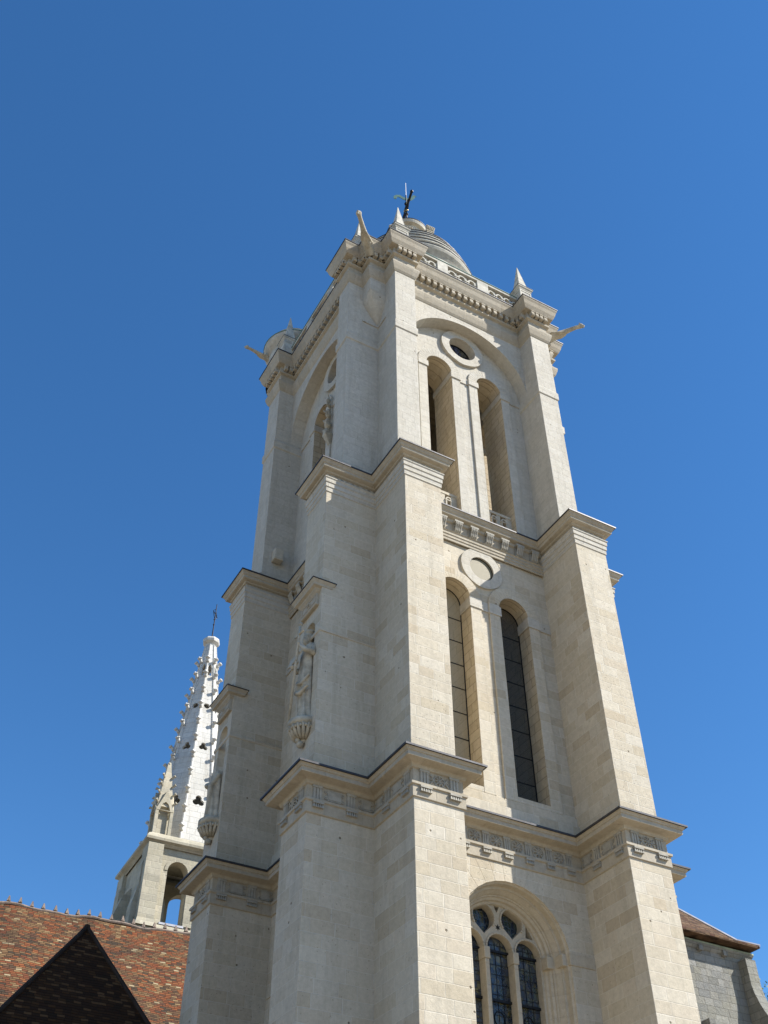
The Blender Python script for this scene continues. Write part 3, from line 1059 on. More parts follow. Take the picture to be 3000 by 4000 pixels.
def stage2_wall(sd_, fm, cu, lo, hi):
    # recessed panel plane is d=0.05
    cx = [cu + 0.05 - 1.28, cu + 0.05 + 1.28]
    HW, ZS, ZB = 0.64, 8.78, 1.15
    holes = [arch(c, HW, ZB, ZS) for c in cx] + [circ(cu + 0.05, 10.4, 0.53)]
    wl = MB().prism([(lo - .1, 0.0), (hi + .1, 0.0), (hi + .1, 11.3), (lo - .1, 11.3)], holes, fm, 0.05, 2.1)
    wl.mbox(fm, lo - .1, hi + .1, 0.06, 2.05, 11.3, 12.6)
    W = wl.build('stage_wall', M_STONE, tower)
    su = MB()
    plinth = MB()
    plinth.mbox(fm, lo, hi, -.10, .05, 0.02, .62)
    plinth.mbox(fm, lo, hi, -.03, .05, .62, .95)
    plinth.build('plinth', M_STONE, W, bevel=0.02)
    for c in cx:
        sr = MB()
        ring_arch(sr, fm, c, ZS, HW, HW + .46, -.03, .05)
        for s in (-1, 1):
            a, b = sorted((c + s * HW, c + s * (HW + .46)))
            sr.mbox(fm, a, b, -.03, .05, .95, ZS)
        sr.mbox(fm, c - HW, c + HW, -.02, .3, .95, ZB)
        sur = sr.build('archivolt', M_STONE, W, bevel=0.01)
        for s in (-1, 1):
            a, b = sorted((c + s * (HW - .05), c + s * (HW + .48)))
            MB().mbox(fm, a, b, -.07, .62, 8.36, ZS).build('impost', M_STONE_UP, sur, bevel=0.012)
        reveal(fm, c, HW, ZB, ZS, -.028, 2.09, W)
        # window: protective mesh in an iron frame, glass behind
        fmw = MB()
        seq = arch(c, HW, ZB, ZS)
        inner = arch(c, HW - .035, ZB + .035, ZS)
        fmw.prism(seq, [inner], fm, .60, .635)
        window_bars(fmw, fm, c, HW - .03, ZB, ZS + .3, .605, 7, 0)
        fo = fmw.build('window_frame', M_IRON, W)
        sc = MB().prism(inner, [], fm, .62, .622, back=False)
        sc.build('wire_mesh', M_MESH_SHADE if c > cu else M_MESH_LIT, fo)  # one window's mesh coloured as shaded, the other's as lit
        gl = MB().prism(seq, [], fm, 2.0, 2.02)
        gl.build('glass', M_GLASS, fo)
    # imposts continue across the recess
    for a, b in ((lo, cx[0] - HW - .47), (cx[0] + HW + .47, cx[1] - HW - .47), (cx[1] + HW + .47, hi)):
        if b > a + .02:
            MB().mbox(fm, a, b, -.0, .05, 8.40, ZS).build('impost_band', M_STONE_UP, W)
    rg = MB()
    rg.prism(circ(cu + .05, 10.4, .92), [circ(cu + .05, 10.4, .53)], fm, -.03, .05)
    ro = rg.build('oculus', M_STONE_UP, W, bevel=0.015)
    MB().prism(circ(cu + .05, 10.4, .53), [], fm, .055, .06).build('wire_mesh', M_MESH_O, ro)
    fr_ = MB().prism(circ(cu + .05, 10.4, .53), [circ(cu + .05, 10.4, .50)], fm, .035, .05)
    fr_.build('rim', M_IRON, ro)
    return W


def stage3_wall(sd_, fm, cu, lo, hi):
    ca = (lo + hi) / 2
    c0 = cu - .05
    cx = [c0 - 1.31, c0 + 1.31]
    HW, ZS, ZB = 0.64, 21.58, 12.72
    holes = [arch(c, HW, ZB, ZS) for c in cx] + [circ(c0, 23.6, .70)]
    W = MB().prism([(lo - .2, 12.6), (hi + .2, 12.6), (hi + .2, 26.0), (lo - .2, 26.0)], holes, fm, 0.0, 1.4).build('stage_wall', M_STONE_UP, tower)
    # great relieving arch in the outer wall
    rr = (hi - lo) / 2
    N = 40
    pts = [(hi, 21.3)]
    pts = [(ca + rr, 21.2)] + [(ca + rr, 27.0), (ca - rr, 27.0), (ca - rr, 21.2)]
    arc = [(ca - rr * math.cos(PI * i / N), 21.5 + rr * math.sin(PI * i / N) * 1.0) for i in range(0, N + 1)]
    poly = [(ca + rr, 25.3), (ca - rr, 25.3)] + arc
    MB().prism(poly, [], fm, -.62, -.001).build('relieving_arch', M_STONE_UP, W, bevel=0.012)
    MB().mbox(fm, lo, hi, -.61, -.01, 25.3, 27.3).build('frieze_wall', M_STONE_UP, W)
    for c in cx:
        sr = MB()
        ring_arch(sr, fm, c, ZS, HW, HW + .44, -.08, 0)
        for s in (-1, 1):
            a, b = sorted((c + s * HW, c + s * (HW + .44)))
            sr.mbox(fm, a, b, -.08, 0, 12.7, ZS)
        sur = sr.build('archivolt', M_STONE_UP, W, bevel=0.012)
        for s in (-1, 1):
            a, b = sorted((c + s * (HW - .06), c + s * (HW + .47)))
            MB().mbox(fm, a, b, -.13, 1.42, 21.2, ZS - .01).build('impost', M_STONE_UP, sur, bevel=0.02)
        reveal(fm, c, HW, ZB, ZS, -.078, 1.39, W)
        rl = MB()          # stone parapet in the foot of the opening
        rl.mbox(fm, c - HW, c + HW, .18, .36, 13.9, 14.03)
        rl.mbox(fm, c - HW, c + HW, .18, .36, 12.72, 12.95)
        for k in (-1, 0, 1):
            u = c + k * .5
            if abs(k) == 1:
                rl.mbox(fm, u - .14, u + .14, .2, .34, 12.9, 13.95)
            else:
                rl.mbox(fm, u - .09, u + .09, .2, .34, 12.9, 13.95)
        for k in (-1, 1):
            u = c + k * .235
            ring_arch(rl, fm, u, 13.62, .085, .145, .15, .34, 10)
            for s in (-1, 1):
                rl.mbox(fm, *sorted((u + s * .085, u + s * .145)), .15, .34, 12.95, 13.62)
            rl.mbox(fm, u - .16, u + .16, .14, .3, 13.55, 13.6)
        rl.build('parapet', M_STONE, W)
    for a, b in ((lo, cx[0] - HW - .45), (cx[0] + HW + .45, cx[1] - HW - .45), (cx[1] + HW + .45, hi)):
        MB().mbox(fm, a, b, -.045, 0, 21.2, ZS - .015).build('impost_band', M_STONE_UP, W)
    ro = MB().prism(circ(c0, 23.6, 1.12), [circ(c0, 23.6, .70)], fm, -.13, 0).build('oculus', M_STONE_UP, W, bevel=0.015)
    MB().prism(circ(c0, 23.6, .71), [], fm, .35, .37).build('glass', M_GLASS_B, ro)
    br = MB().prism(circ(c0, 23.6, .71), [circ(c0, 23.6, .64)], fm, .31, .35)
    for a in range(4):
        t_ = PI * a / 4 + .3
        br.tube([fm(c0 - .66 * math.cos(t_), .335, 23.6 - .66 * math.sin(t_)), fm(c0 + .66 * math.cos(t_), .335, 23.6 + .66 * math.sin(t_))], .018, 5)
    br.build('glazing_bars', M_IRON, ro)
    return W


def stage1_wall(sd_, fm, cu, lo, hi):
    c = cu + .1
    # great arched window
    R0, ZS, ZB = 1.93, -3.72, -12.0
    W = MB().prism([(lo - .2, -17.2), (hi + .2, -17.2), (hi + .2, -.05), (lo - .2, -.05)], [arch(c, R0, ZB, ZS, 36)], fm, 0.0, 1.4).build('stage_wall', M_STONE, tower)
    prof = [(R0 + .001, -.001), (R0, .06), (1.88, .10), (1.87, .28), (1.80, .30), (1.80, .33), (1.77, .38), (1.72, .46), (1.70, .52), (1.67, .53), (1.66, .58), (1.60, .62), (1.58, .70), (1.52, .74), (1.50, .80), (1.50, 1.25)]
    mb = MB()
    N = 36
    rings = []
    for (r, d) in prof:
        pts = [(c - r, ZB)] + [(c - r * math.cos(PI * i / N), ZS + r * math.sin(PI * i / N)) for i in range(N + 1)] + [(c + r, ZB)]
        rings.append([fm(u, d, z) for (u, z) in pts])
    n = len(rings[0])
    vs = [p for r in rings for p in r]
    fs = []
    for j in range(len(rings) - 1):
        for i in range(n - 1):
            a = j * n + i
            fs.append((a, a + n, a + n + 1, a + 1))
    mb.add(vs, fs)
    mo_ = mb.build('arch_moulding', M_TRACERY, W)
    for s in (-1, 1):
        ib = MB()
        ib.mbox(fm, *sorted((c + s * 1.46, c + s * 1.75)), .50, .82, -3.86, -3.52)
        ib.mbox(fm, *sorted((c + s * 1.72, c + s * 1.9)), .12, .52, -3.86, -3.52)
        ib.mbox(fm, *((c + R0 - .04, hi) if s > 0 else (lo, c - R0 + .04)), -.03, .14, -3.86, -3.52)
        ib.build('impost', M_TRACERY, W, bevel=0.015)
    # voussoirs: fan of slightly proud wedges round the head of the arch
    vo = MB()
    nv = 17
    for i in range(nv):
        a0 = PI * (i + .012) / nv
        a1 = PI * (i + .988) / nv
        r1 = 2.68 + (0.0 if i % 2 else 0.12)
        zt = -1.30
        def tip(a):
            r = r1
            if ZS + r * math.sin(a) > zt:
                r = (zt - ZS) / math.sin(a)
            return (c + r * math.cos(a), ZS + r * math.sin(a))
        q = [(c + R0 * math.cos(a0), ZS + R0 * math.sin(a0)), tip(a0), tip(a1), (c + R0 * math.cos(a1), ZS + R0 * math.sin(a1))]
        q = [(min(max(p[0], lo), hi), p[1]) for p in q]
        vo.prism(q, [], fm, -.006, .05)
    vo.build('voussoirs', M_STONE, W)
    # tracery: three lights, two eyes
    lights = [c - 1.0, c, c + 1.0]
    hl = .43
    TZ = -3.50
    outer = arch(c, 1.52, ZB, ZS, 30)
    holes = [arch(l, hl, ZB + .2, TZ, 14) for l in lights]
    for e in (-.5, .5):
        er, ez = .37, -2.62
        pts = []
        for i in range(23):
            a = -PI * 0.22 + (PI + PI * 0.44) * i / 22
            pts.append((c + e + er * math.cos(a), ez + er * math.sin(a)))
        pts.append((c + e, ez - er * 1.35))
        holes.append(pts)
    # small triangular piercings
    holes.append([(c - .10, -2.22), (c + .10, -2.22), (c, -2.42)][::-1])
    for s in (-1, 1):
        holes.append([(c + s * 1.02, -2.60), (c + s * 1.25, -3.0), (c + s * .98, -2.98)])
    tr = MB().prism(outer, holes, fm, .80, 1.04)
    st = []
    T = tr.build('tracery', M_TRACERY, W, bevel=0.03)
    for e in (-.5, .5):
        mu = MB()
        # mullion shafts with caps
        u = c + e
        mu.mbox(fm, u - .075, u + .075, .72, 1.035, ZB, -3.86)
        mu.mbox(fm, u - .10, u + .10, .69, 1.03, -3.86, -3.52)
        mu.build('mullion', M_TRACERY, T, bevel=0.02)
    for l in lights:
        rl = MB()
        ring_arch(rl, fm, l, TZ, hl, hl + .06, .76, .80, 14)
        rl.build('tracery_rib', M_TRACERY, T, bevel=0.015)
    for e in (-.5, .5):
        rl = MB()
        ring_arch(rl, fm, c + e, -2.62, .37, .43, .76, .80, 20, -PI * .2, PI * 1.2)
        rl.build('tracery_rib', M_TRACERY, T, bevel=0.015)
    star = []
    for i in range(12):
        a = 2 * PI * i / 12 + PI / 2
        r = .1 if i % 2 == 0 else .045
        star.append((c + r * math.cos(a), -2.86 + r * math.sin(a)))
    MB().prism(star, [], fm, .792, .799).build('star_piercing_shade', M_DARK, T)  # dark plate on the stone, painting the shade of a star-shaped hole
    gl = MB()
    gl.prism(outer, [], fm, 1.05, 1.06)
    G = gl.build('glass', M_GLASS, W)
    ba = MB()
    for z in (-3.5, -4.88, -6.3, -7.7):
        ba.mbox(fm, c - 1.5, c + 1.5, .97, 1.02, z - .035, z + .035)
    for l in lights:
        for k in (-.2, 0, .2):
            ba.mbox(fm, l + k - .008, l + k + .008, 1.035, 1.045, ZB, -3.2)
        for j in range(16):
            z = -3.3 - j * .28
            ba.mbox(fm, l - .42, l + .42, 1.037, 1.046, z - .006, z + .006)
        for z in (-5.35, -6.9):
            pts = [(l + .17 * math.cos(2 * PI * i / 20), 1.035, z + .2 * math.sin(2 * PI * i / 20)) for i in range(21)]
            ba.tube([fm(*p) for p in pts], .016, 5)
    ba.build('glazing_bars', M_IRON, G)
    return W


for sd_, (fm, cu) in SIDES.items():
    stage1_wall(sd_, fm, cu, 1.62, 7.42 if sd_ == 's' else 6.88)
    stage2_wall(sd_, fm, cu if sd_ != 'w' else 3.45, 1.49, 7.53 if sd_ == 's' else 7.2)
    lo, hi = (1.15, 7.49) if sd_ == 's' else (0.98, 7.3)
    f3 = fm if sd_ != 'e' else (lambda u, d, z: (8.5 - d, u, z))
    stage3_wall(sd_, f3, 4.5 if sd_ == 's' else 3.87, lo, hi)
# north wall, closed; floors
MB().box(.2, 8.8, 7.6, 8.4, -17.2, 26.0).build('north_wall', M_STONE, tower)
fl = MB()
fl.box(.5, 8.3, .5, 7.9, -.9, -.7)
fl.box(.5, 8.2, .5, 7.9, 11.9, 12.5)
fl.box(.3, 8.3, .3, 8.0, 26.2, 26.6)
fl.build('floor_slab', M_REVEAL, tower)

# ---------------------------------------------------------------- corner piers and squinches of the top stage
S_ = 0.68
for (cx, cy, sx, sy) in ((.12, .04, -1, -1), (8.5, .04, 1, -1), (.12, 8.55, -1, 1), (8.5, 8.55, 1, 1)):
    ox, oy = (0.0 if sx < 0 else 8.5), (.04 if sy < 0 else 8.55)
    ex, ey = ox + sx * S_, oy + sy * S_
    x0, x1 = sorted((ex, ox - sx * .5))
    y0, y1 = sorted((ey, oy - sy * .5))
    pm = MB().box(x0, x1, y0, y1, 24.15, 27.4)
    pm.molding([(x0, y0), (x1, y0), (x1, y1), (x0, y1)], [(0, 24.15), (0, 24.16)])
    ix = cx
    bot = [(ex, oy), (ix, oy), (ix, oy), (ix, ey)]
    top = [(ex, oy), (ex, ey), (ex, ey), (ix, ey)]
    # cone-like squinch growing out of the re-entrant corner
    vs, fs = [], []
    NJ, NI = 12, 12
    for j in range(NJ + 1):
        t = j / NJ
        z = 22.55 + 1.6 * t
        g = math.sin(t * PI / 2) ** 1.1
        for i in range(NI + 1):
            a = (PI / 2) * i / NI
            # quarter circle radius, growing; blends to the square pier
            rad = S_ * g
            cxx, cyy = math.cos(a), math.sin(a)
            mxx = max(cxx, cyy)
            bl = t ** 3
            fx = cxx * (1 - bl) + cxx / mxx * bl
            fy = cyy * (1 - bl) + cyy / mxx * bl
            vs.append((ix + (ex - ix) * g * fx if t < 1 else ix + (ex - ix) * cxx / mxx, oy + sy * S_ * g * fy if t < 1 else oy + (ey - oy) * cyy / mxx, z))
    for j in range(NJ):
        for i in range(NI):
            a = j * (NI + 1) + i
            fs.append((a, a + 1, a + NI + 2, a + NI + 1))
    pm.add(vs, fs)
    pm.box(*sorted((ex, ix - sx * .2)), *sorted((oy - sy * .2, oy + sy * .045)), 22.48, 22.6)
    pm.box(*sorted((ix - sx * .2, ix + sx * .045)), *sorted((ey, oy - sy * .21)), 22.47, 22.59)
    pm.build('corner_pier', M_STONE_UP, tower)

# ---------------------------------------------------------------- niches: canopy, console (parts), statues (things)
for bn, cy in NICHE.items():
    X = -2.02
    fm = lambda u, d, z, X=X: (X + d, u, z)
    y0, y1 = cy - .56, cy + .56
    cp = MB()
    rect = [(X - .10, y0), (X + .2, y0), (X + .2, y1), (X - .10, y1)]
    cp.molding(rect, [(0, 6.22), (.03, 6.24), (.03, 6.30), (0, 6.33), (0, 6.72), (.03, 6.75), (.08, 6.80), (.10, 6.86), (.2, 6.9), (.21, 6.98), (.26, 7.05), (.28, 7.10), (0, 7.12)])
    cp.fill(rect, 6.225)
    pf = sh(fm, -.10)
    cp.mbox(pf, y0 + .06, y1 - .06, -.02, 0, 6.38, 6.42)
    cp.mbox(pf, y0 + .06, y1 - .06, -.02, 0, 6.64, 6.68)
    cp.mbox(pf, y0 + .06, y0 + .1, -.021, 0, 6.40, 6.66)
    cp.mbox(pf, y1 - .1, y1 - .06, -.021, 0, 6.40, 6.66)
    rosette(cp, pf, cy, 6.53, .1, 6)
    CP = cp.build('niche_canopy', M_CORN, tower)
    MB().molding(rect, [(.27, 7.09), (.30, 7.09), (.30, 7.12), (-.02, 7.16)]).fill(rect, 7.155).build('lead_flashing', M_LEAD, CP)
    fi = MB()
    for k in (-1, 0, 1):
        hgt = .62 if k == 0 else .3
        u = cy + k * .42
        fi.frustum((X - .12, X + .02, u - .06, u + .06), 7.12, (X - .1, X, u - .03, u + .03), 7.12 + hgt * .6)
        fi.ball((X - .05, u, 7.12 + hgt * .68), .07, 8, 6)
        fi.ball((X - .05, u, 7.12 + hgt * .95), .045, 8, 6, (1, 1, 1.6))
        for s in (-1, 1):
            fi.tube([(X - .05, u + s * .04, 7.2), (X - .05, u + s * .14, 7.3), (X - .05, u + s * .1, 7.4)], [.035, .035, .015], 6)
    fi.build('finial', M_CARVED, CP, smooth=True)
    cs = MB()
    cs.lathe(X, cy, [(.1, 1.30), (.16, 1.36), (.14, 1.46), (.26, 1.56), (.36, 1.70), (.46, 1.80), (.50, 1.84)], 28, PI / 2, 3 * PI / 2)
    cs.lathe(X, cy, [(.50, 1.84), (.52, 1.86), (.52, 1.99), (.48, 2.02), (0.0, 2.022)], 28, PI / 2, 3 * PI / 2)
    for i in range(9):
        a = PI / 2 + PI * (i + .5) / 9
        rr = [(.20, 1.42), (.36, 1.55), (.42, 1.68), (.52, 1.78)]
        cs.tube([(X + r * math.cos(a), cy + r * math.sin(a), z) for r, z in rr], [.05, .06, .06, .03], 6)
        cs.ball((X + .46 * math.cos(a + .17), cy + .46 * math.sin(a + .17), 1.72), .055, 7, 5)
    cs.ball((X - .12, cy, 1.27), .12, 10, 8)
    cs.ball((X - .2, cy, 1.38), .09, 8, 6)
    cs.build('console', M_CARVED, tower, smooth=True)


def figure(cx, cy, z0, broken):
    """robed bishop-like stone figure facing -X, 3.5 m tall"""
    b = MB()
    H = 3.55
    rings = [(0.0, .30, .34), (.10, .31, .36), (.5, .27, .31), (1.0, .26, .30), (1.5, .28, .32), (1.9, .27, .33), (2.2, .25, .33), (2.5, .26, .36), (2.75, .24, .40), (2.88, .16, .34), (2.96, .09, .12), (3.05, .085, .09)]
    if broken:
        rings = [(0.0, .30, .35), (.15, .32, .37), (.5, .27, .32), (.9, .27, .31), (1.3, .27, .33), (1.6, .26, .34), (1.78, .25, .35), (1.79, .22, .3)]
    N = 40
    vs, fs = [], []
    for j, (z, rx, ry) in enumerate(rings):
        amp = .22 * max(0, 1 - z / 3.0)
        for i in range(N):
            a = 2 * PI * i / N
            fold = 1 + amp * (math.sin(7 * a + .8 * z) * .7 + math.sin(13 * a + 2.0 * z) * .4)
            vs.append((cx - .05 * math.sin(z * .9) + .9 * rx * fold * math.cos(a), cy + .86 * ry * fold * math.sin(a), z0 + z))
    for j in range(len(rings) - 1):
        for i in range(N):
            p, q = j * N + i, j * N + (i + 1) % N
            fs.append((p, q, q + N, p + N))
    fs.append(tuple(reversed(range(N))))
    fs.append(tuple((len(rings) - 1) * N + i for i in range(N)))
    b.add(vs, fs)
    # cloak sweeps
    for k in range(5):
        a = PI * .55 + k * .22
        b.tube([(cx + .24 * math.cos(a), cy + .33 * math.sin(a), z0 + (1.7 if broken else 2.6)),
                (cx + .30 * math.cos(a + .15), cy + .36 * math.sin(a + .15), z0 + 1.3),
                (cx + .28 * math.cos(a - .2), cy + .33 * math.sin(a - .2), z0 + .5)], [.05, .07, .045], 7)
    # hem arcs of the over-robe
    for k in range(8):
        pass
    if not broken:
        b.tube([(cx - .2, cy - .38, z0 + 1.15), (cx - .34, cy - .1, z0 + .95), (cx - .34, cy + .2, z0 + 1.1), (cx - .16, cy + .38, z0 + 1.45)], [.05, .07, .07, .05], 8)
        b.tube([(cx - .16, cy - .34, z0 + 1.6), (cx - .34, cy - .12, z0 + 1.3), (cx - .34, cy + .14, z0 + 1.42), (cx - .16, cy + .36, z0 + 1.8)], [.04, .05, .05, .04], 8)
        # head with beard and flat cap
        hz = z0 + 3.22
        b.ball((cx - .07, cy, hz), .17, 16, 12, (1.05, .88, 1.25))
        b.ball((cx - .2, cy, hz - .17), .10, 10, 8, (1, .9, 1.5))
        b.ball((cx - .255, cy, hz - .01), .035, 8, 6, (1, .8, 1.8))
        for s in (-1, 1):
            b.ball((cx - .215, cy + s * .06, hz + .035), .022, 6, 5)
            b.ball((cx - .05, cy + s * .155, hz - .01), .04, 6, 5, (1, .5, 1.4))
        b.ball((cx - .05, cy, hz + .19), .2, 12, 8, (1, 1, .55))
        # near arm raised, far arm carrying the book
        b.tube([(cx, cy - .33, z0 + 2.72), (cx - .12, cy - .46, z0 + 2.35), (cx - .34, cy - .30, z0 + 2.5), (cx - .44, cy - .14, z0 + 2.72)], [.12, .115, .09, .055], 10)
        b.tube([(cx, cy + .33, z0 + 2.72), (cx - .08, cy + .44, z0 + 2.2), (cx - .32, cy + .34, z0 + 2.02), (cx - .46, cy + .2, z0 + 2.0)], [.12, .12, .095, .06], 10)
        # hands
        for hx, hy, hz2, up in ((cx - .46, cy - .11, z0 + 2.77, 1), (cx - .5, cy + .17, z0 + 2.0, 0)):
            b.ball((hx, hy, hz2), .065, 8, 6)
            for k in range(4):
                b.tube([(hx, hy + (k - 1.5) * .032, hz2 + .03), (hx - .07, hy + (k - 1.5) * .034, hz2 + .05), (hx - .08, hy + (k - 1.5) * .034, hz2 - .0)], .018, 6)
            b.tube([(hx + .02, hy - .05, hz2), (hx - .04, hy - .08, hz2 + .04)], .02, 6)
    else:
        # stump of an arm and cloth bundle
        b.tube([(cx - .05, cy + .36, z0 + 1.62), (cx - .30, cy + .32, z0 + 1.45), (cx - .4, cy + .1, z0 + 1.3)], [.13, .11, .07], 9)
        b.tube([(cx - .1, cy - .32, z0 + 1.7), (cx - .33, cy - .15, z0 + 1.25), (cx - .30, cy - .05, z0 + .5), (cx - .34, cy, z0 + .05)], [.08, .1, .09, .06], 9)
        b.box(cx - .2, cx + .2, cy - .3, cy + .3, z0 + 1.6, z0 + 1.84)
    for s in (-1, 1):      # feet
        b.ball((cx - .30, cy + s * .12, z0 + .06), .08, 8, 6, (1.8, .9, .8))
    return b


sx, sy = -2.02 + .06, NICHE['B'] - .0
st = thing('stone_statue', (sx, sy, 2.03 + ZO), 'complete robed stone saint holding a book and a long cross staff, in the nearer niche', 'statue')
figure(sx, sy, 2.03, False).build('body', M_CARVED, st, remesh=0.02)
bk = MB()
bx, by, bz = sx - .5, sy + .22, 2.03 + 2.1
for s in (-1, 1):
    bk.add([(bx, by, bz), (bx, by + s * .3, bz + .06), (bx + .1, by + s * .3, bz + .42), (bx + .1, by, bz + .40),
            (bx - .05, by, bz), (bx - .05, by + s * .3, bz + .06), (bx + .05, by + s * .3, bz + .43), (bx + .05, by, bz + .41)],
           [(0, 1, 2, 3), (7, 6, 5, 4), (0, 4, 5, 1), (1, 5, 6, 2), (2, 6, 7, 3), (3, 7, 4, 0)])
bk.build('book', M_CARVED, st, bevel=0.015)
cr = MB()
cr.tube([(sx - .48, sy + .28, 2.05), (sx - .5, sy - .1, 4.8), (sx - .5, sy - .2, 5.5)], [.045, .045, .045], 8)
cr.tube([(sx - .5, sy - .48, 5.1), (sx - .5, sy + .16, 5.2)], .04, 8)
cr.ball((sx - .5, sy - .2, 5.52), .08, 8, 6)
cr.build('cross_staff', M_CARVED, st, smooth=True)

sx2, sy2 = -2.0, NICHE['D']
st2 = thing('stone_statue', (sx2, sy2, 2.03 + ZO), 'headless lower half of a robed stone figure, in the farther niche', 'statue')
figure(sx2, sy2, 2.03, True).build('body', M_CARVED, st2, remesh=0.03)

# carved bracket on the pier between the west belfry windows
cb = MB()
cy_ = 4.12
cb.box(-.42, 0, cy_ - .22, cy_ + .22, 19.2, 19.4)
cb.frustum((-.12, 0, cy_ - .1, cy_ + .1), 18.7, (-.4, 0, cy_ - .2, cy_ + .2), 19.2)
for k in range(6):
    z = 19.4 + k * .34
    rr = .22 - .02 * k
    cb.ball((-.2 - .05 * (k % 2), cy_ + .07 * (-1) ** k, z + .15), rr, 9, 7, (1, 1, 1.1))
    cb.tube([(-.1, cy_, z), (-.38, cy_ + .15 * (-1) ** k, z + .1), (-.42, cy_ + .22 * (-1) ** k, z + .28)], [.06, .06, .03], 6)
cb.ball((-.25, cy_, 21.6), .14, 10, 8, (1, .9, 1.3))
cb.tube([(-.2, cy_, 21.7), (-.3, cy_, 22.1)], [.06, .03], 6)
cb.v = [(v[0] * .85, cy_ + (v[1] - cy_) * .75, v[2]) for v in cb.v]
cb.build('carved_bracket', M_CARVED, tower, remesh=0.03)
MB().box(-1.02, -.6, 6.95, 7.3, 13.9, 14.5).build('stone_stub', M_STONE, tower, bevel=0.03)


# ---------------------------------------------------------------- gargoyles
def gargoyle(px, py, dx, dy, dz=0.0, sc=1.0):
    d = Vector((dx, dy, 0)).normalized()
    s = Vector((-d.y, d.x, 0))
    b = MB()
    path = [(0, 26.55, .30), (.35, 26.75, .27), (.8, 26.9, .22), (1.2, 27.02, .17), (1.6, 27.14, .135), (1.9, 27.22, .12), (2.12, 27.24, .13), (2.28, 27.18, .10)]
    b.tube([(px + d.x * t, py + d.y * t, z) for t, z, r in path], [r for t, z, r in path], 10)
    # head, jaw, ears, shoulders
    hx, hy = px + d.x * 2.2, py + d.y * 2.2
    b.ball((hx, hy, 27.28), .15, 10, 8, (1.1, 1.1, .85))
    b.tube([(hx, hy, 27.26), (hx + d.x * .22, hy + d.y * .22, 27.2)], [.1, .06], 7)
    b.tube([(hx, hy, 27.16), (hx + d.x * .18, hy + d.y * .18, 27.06)], [.06, .035], 6)
    for k in (-1, 1):
        b.tube([(hx + s.x * k * .1, hy + s.y * k * .1, 27.36), (hx + s.x * k * .14 - d.x * .1, hy + s.y * k * .14 - d.y * .1, 27.5)], [.05, .015], 6)
        b.tube([(px + d.x * .5 + s.x * k * .2, py + d.y * .5 + s.y * k * .2, 26.9), (px + d.x * 1.0 + s.x * k * .17, py + d.y * 1.0 + s.y * k * .17, 26.85),
                (px + d.x * 1.3 + s.x * k * .12, py + d.y * 1.3 + s.y * k * .12, 26.93)], [.12, .09, .05], 7)
    for k in range(7):
        t = .5 + k * .22
        b.ball((px + d.x * t, py + d.y * t, 27.02 + t * .13), .06, 6, 5)
    b.v = [(px + (v[0] - px) * sc, py + (v[1] - py) * sc, 26.9 + (v[2] - 26.9) * sc + dz) for v in b.v]
    return b.build('gargoyle', M_CARVED, tower, remesh=0.03)


gargoyle(-.68 - .02, .04 - .68 - .02, -1, -1, 0.05, .86)
gargoyle(8.5 + .62, .04 - .62, 1, -1, 0.0, .86)
gargoyle(-1.15, 9.35, -1, .06, 2.9, .7)
gargoyle(9.2, 9.25, 1, 1)


# ---------------------------------------------------------------- roof pinnacles, balustrade, dome
def pinnacle_mesh():
    b = MB()
    h = .34
    b.box(-h - .05, h + .05, -h - .05, h + .05, 0, .25)
    b.box(-h, h, -h, h, .25, 1.55)
    sq = [(-h, -h), (h, -h), (h, h), (-h, h)]
    for (x0, x1, y0, y1) in ((-h, h, -h - .02, -h), (-h - .02, -h, -h, h), (-h, h, h, h + .02), (h, h + .02, -h, h)):
        if x1 - x0 > .3:
            b.box(x0 + .0, x0 + .07, y0, y1, .27, 1.53)
            b.box(x1 - .07, x1 - .0, y0, y1, .27, 1.53)
            b.box(x0 + .07, x1 - .07, y0, y1, .27, .36)
            b.box(x0 + .07, x1 - .07, y0, y1, 1.42, 1.53)
        else:
            b.box(x0, x1, y0 + .0, y0 + .07, .27, 1.53)
            b.box(x0, x1, y1 - .07, y1 - .0, .27, 1.53)
            b.box(x0, x1, y0 + .07, y1 - .07, .27, .36)
            b.box(x0, x1, y0 + .07, y1 - .07, 1.42, 1.53)
    b.molding(sq, [(0, 1.54), (.03, 1.57), (.04, 1.64), (.09, 1.70), (.10, 1.79), (0, 1.83)])
    b.fill(sq, 1.83)
    b.frustum((-.32, .32, -.32, .32), 1.83, (-.29, .29, -.29, .29), 1.92)
    b.frustum((-.28, .28, -.28, .28), 1.92, (-.012, .012, -.012, .012), 4.05)
    for (sx_, sy_) in ((0, -1), (-1, 0), (0, 1), (1, 0)):      # raised arrises
        pass
    for (sx_, sy_) in ((-1, -1), (1, -1), (1, 1), (-1, 1)):
        b.tube([(sx_ * .265, sy_ * .265, 1.92), (0, 0, 4.03)], [.028, .012], 4)
    return b


pm0 = None
spots = [(.65, -.97), (7.76, -.97), (-.66, .56), (-1.08, 7.6), (9.3, .5), (9.45, 7.93), (.63, 9.5), (8.0, 9.5)]
for (x, y) in spots:
    if pm0 is None:
        pm0 = pinnacle_mesh().build('pinnacle', M_DOME, tower, origin=(0, 0, 0), raw=True)
        o = pm0
        pl = MB().molding([(-.34, -.34), (.34, -.34), (.34, .34), (-.34, .34)], [(.09, 1.785), (.115, 1.785), (.115, 1.81), (.0, 1.845)]).build('lead_flashing', M_LEAD, tower, origin=(0, 0, 0), raw=True)
        pl.parent = o
        pl.location = (0, 0, 0)
    else:
        o = pm0.copy()
        scene.collection.objects.link(o)
        l2 = pl.copy()
        scene.collection.objects.link(l2)
        l2.parent = o
    o.parent = tower
    o.location = Vector((x, y, 27.5 + ZO)) - WORLD[tower.name]


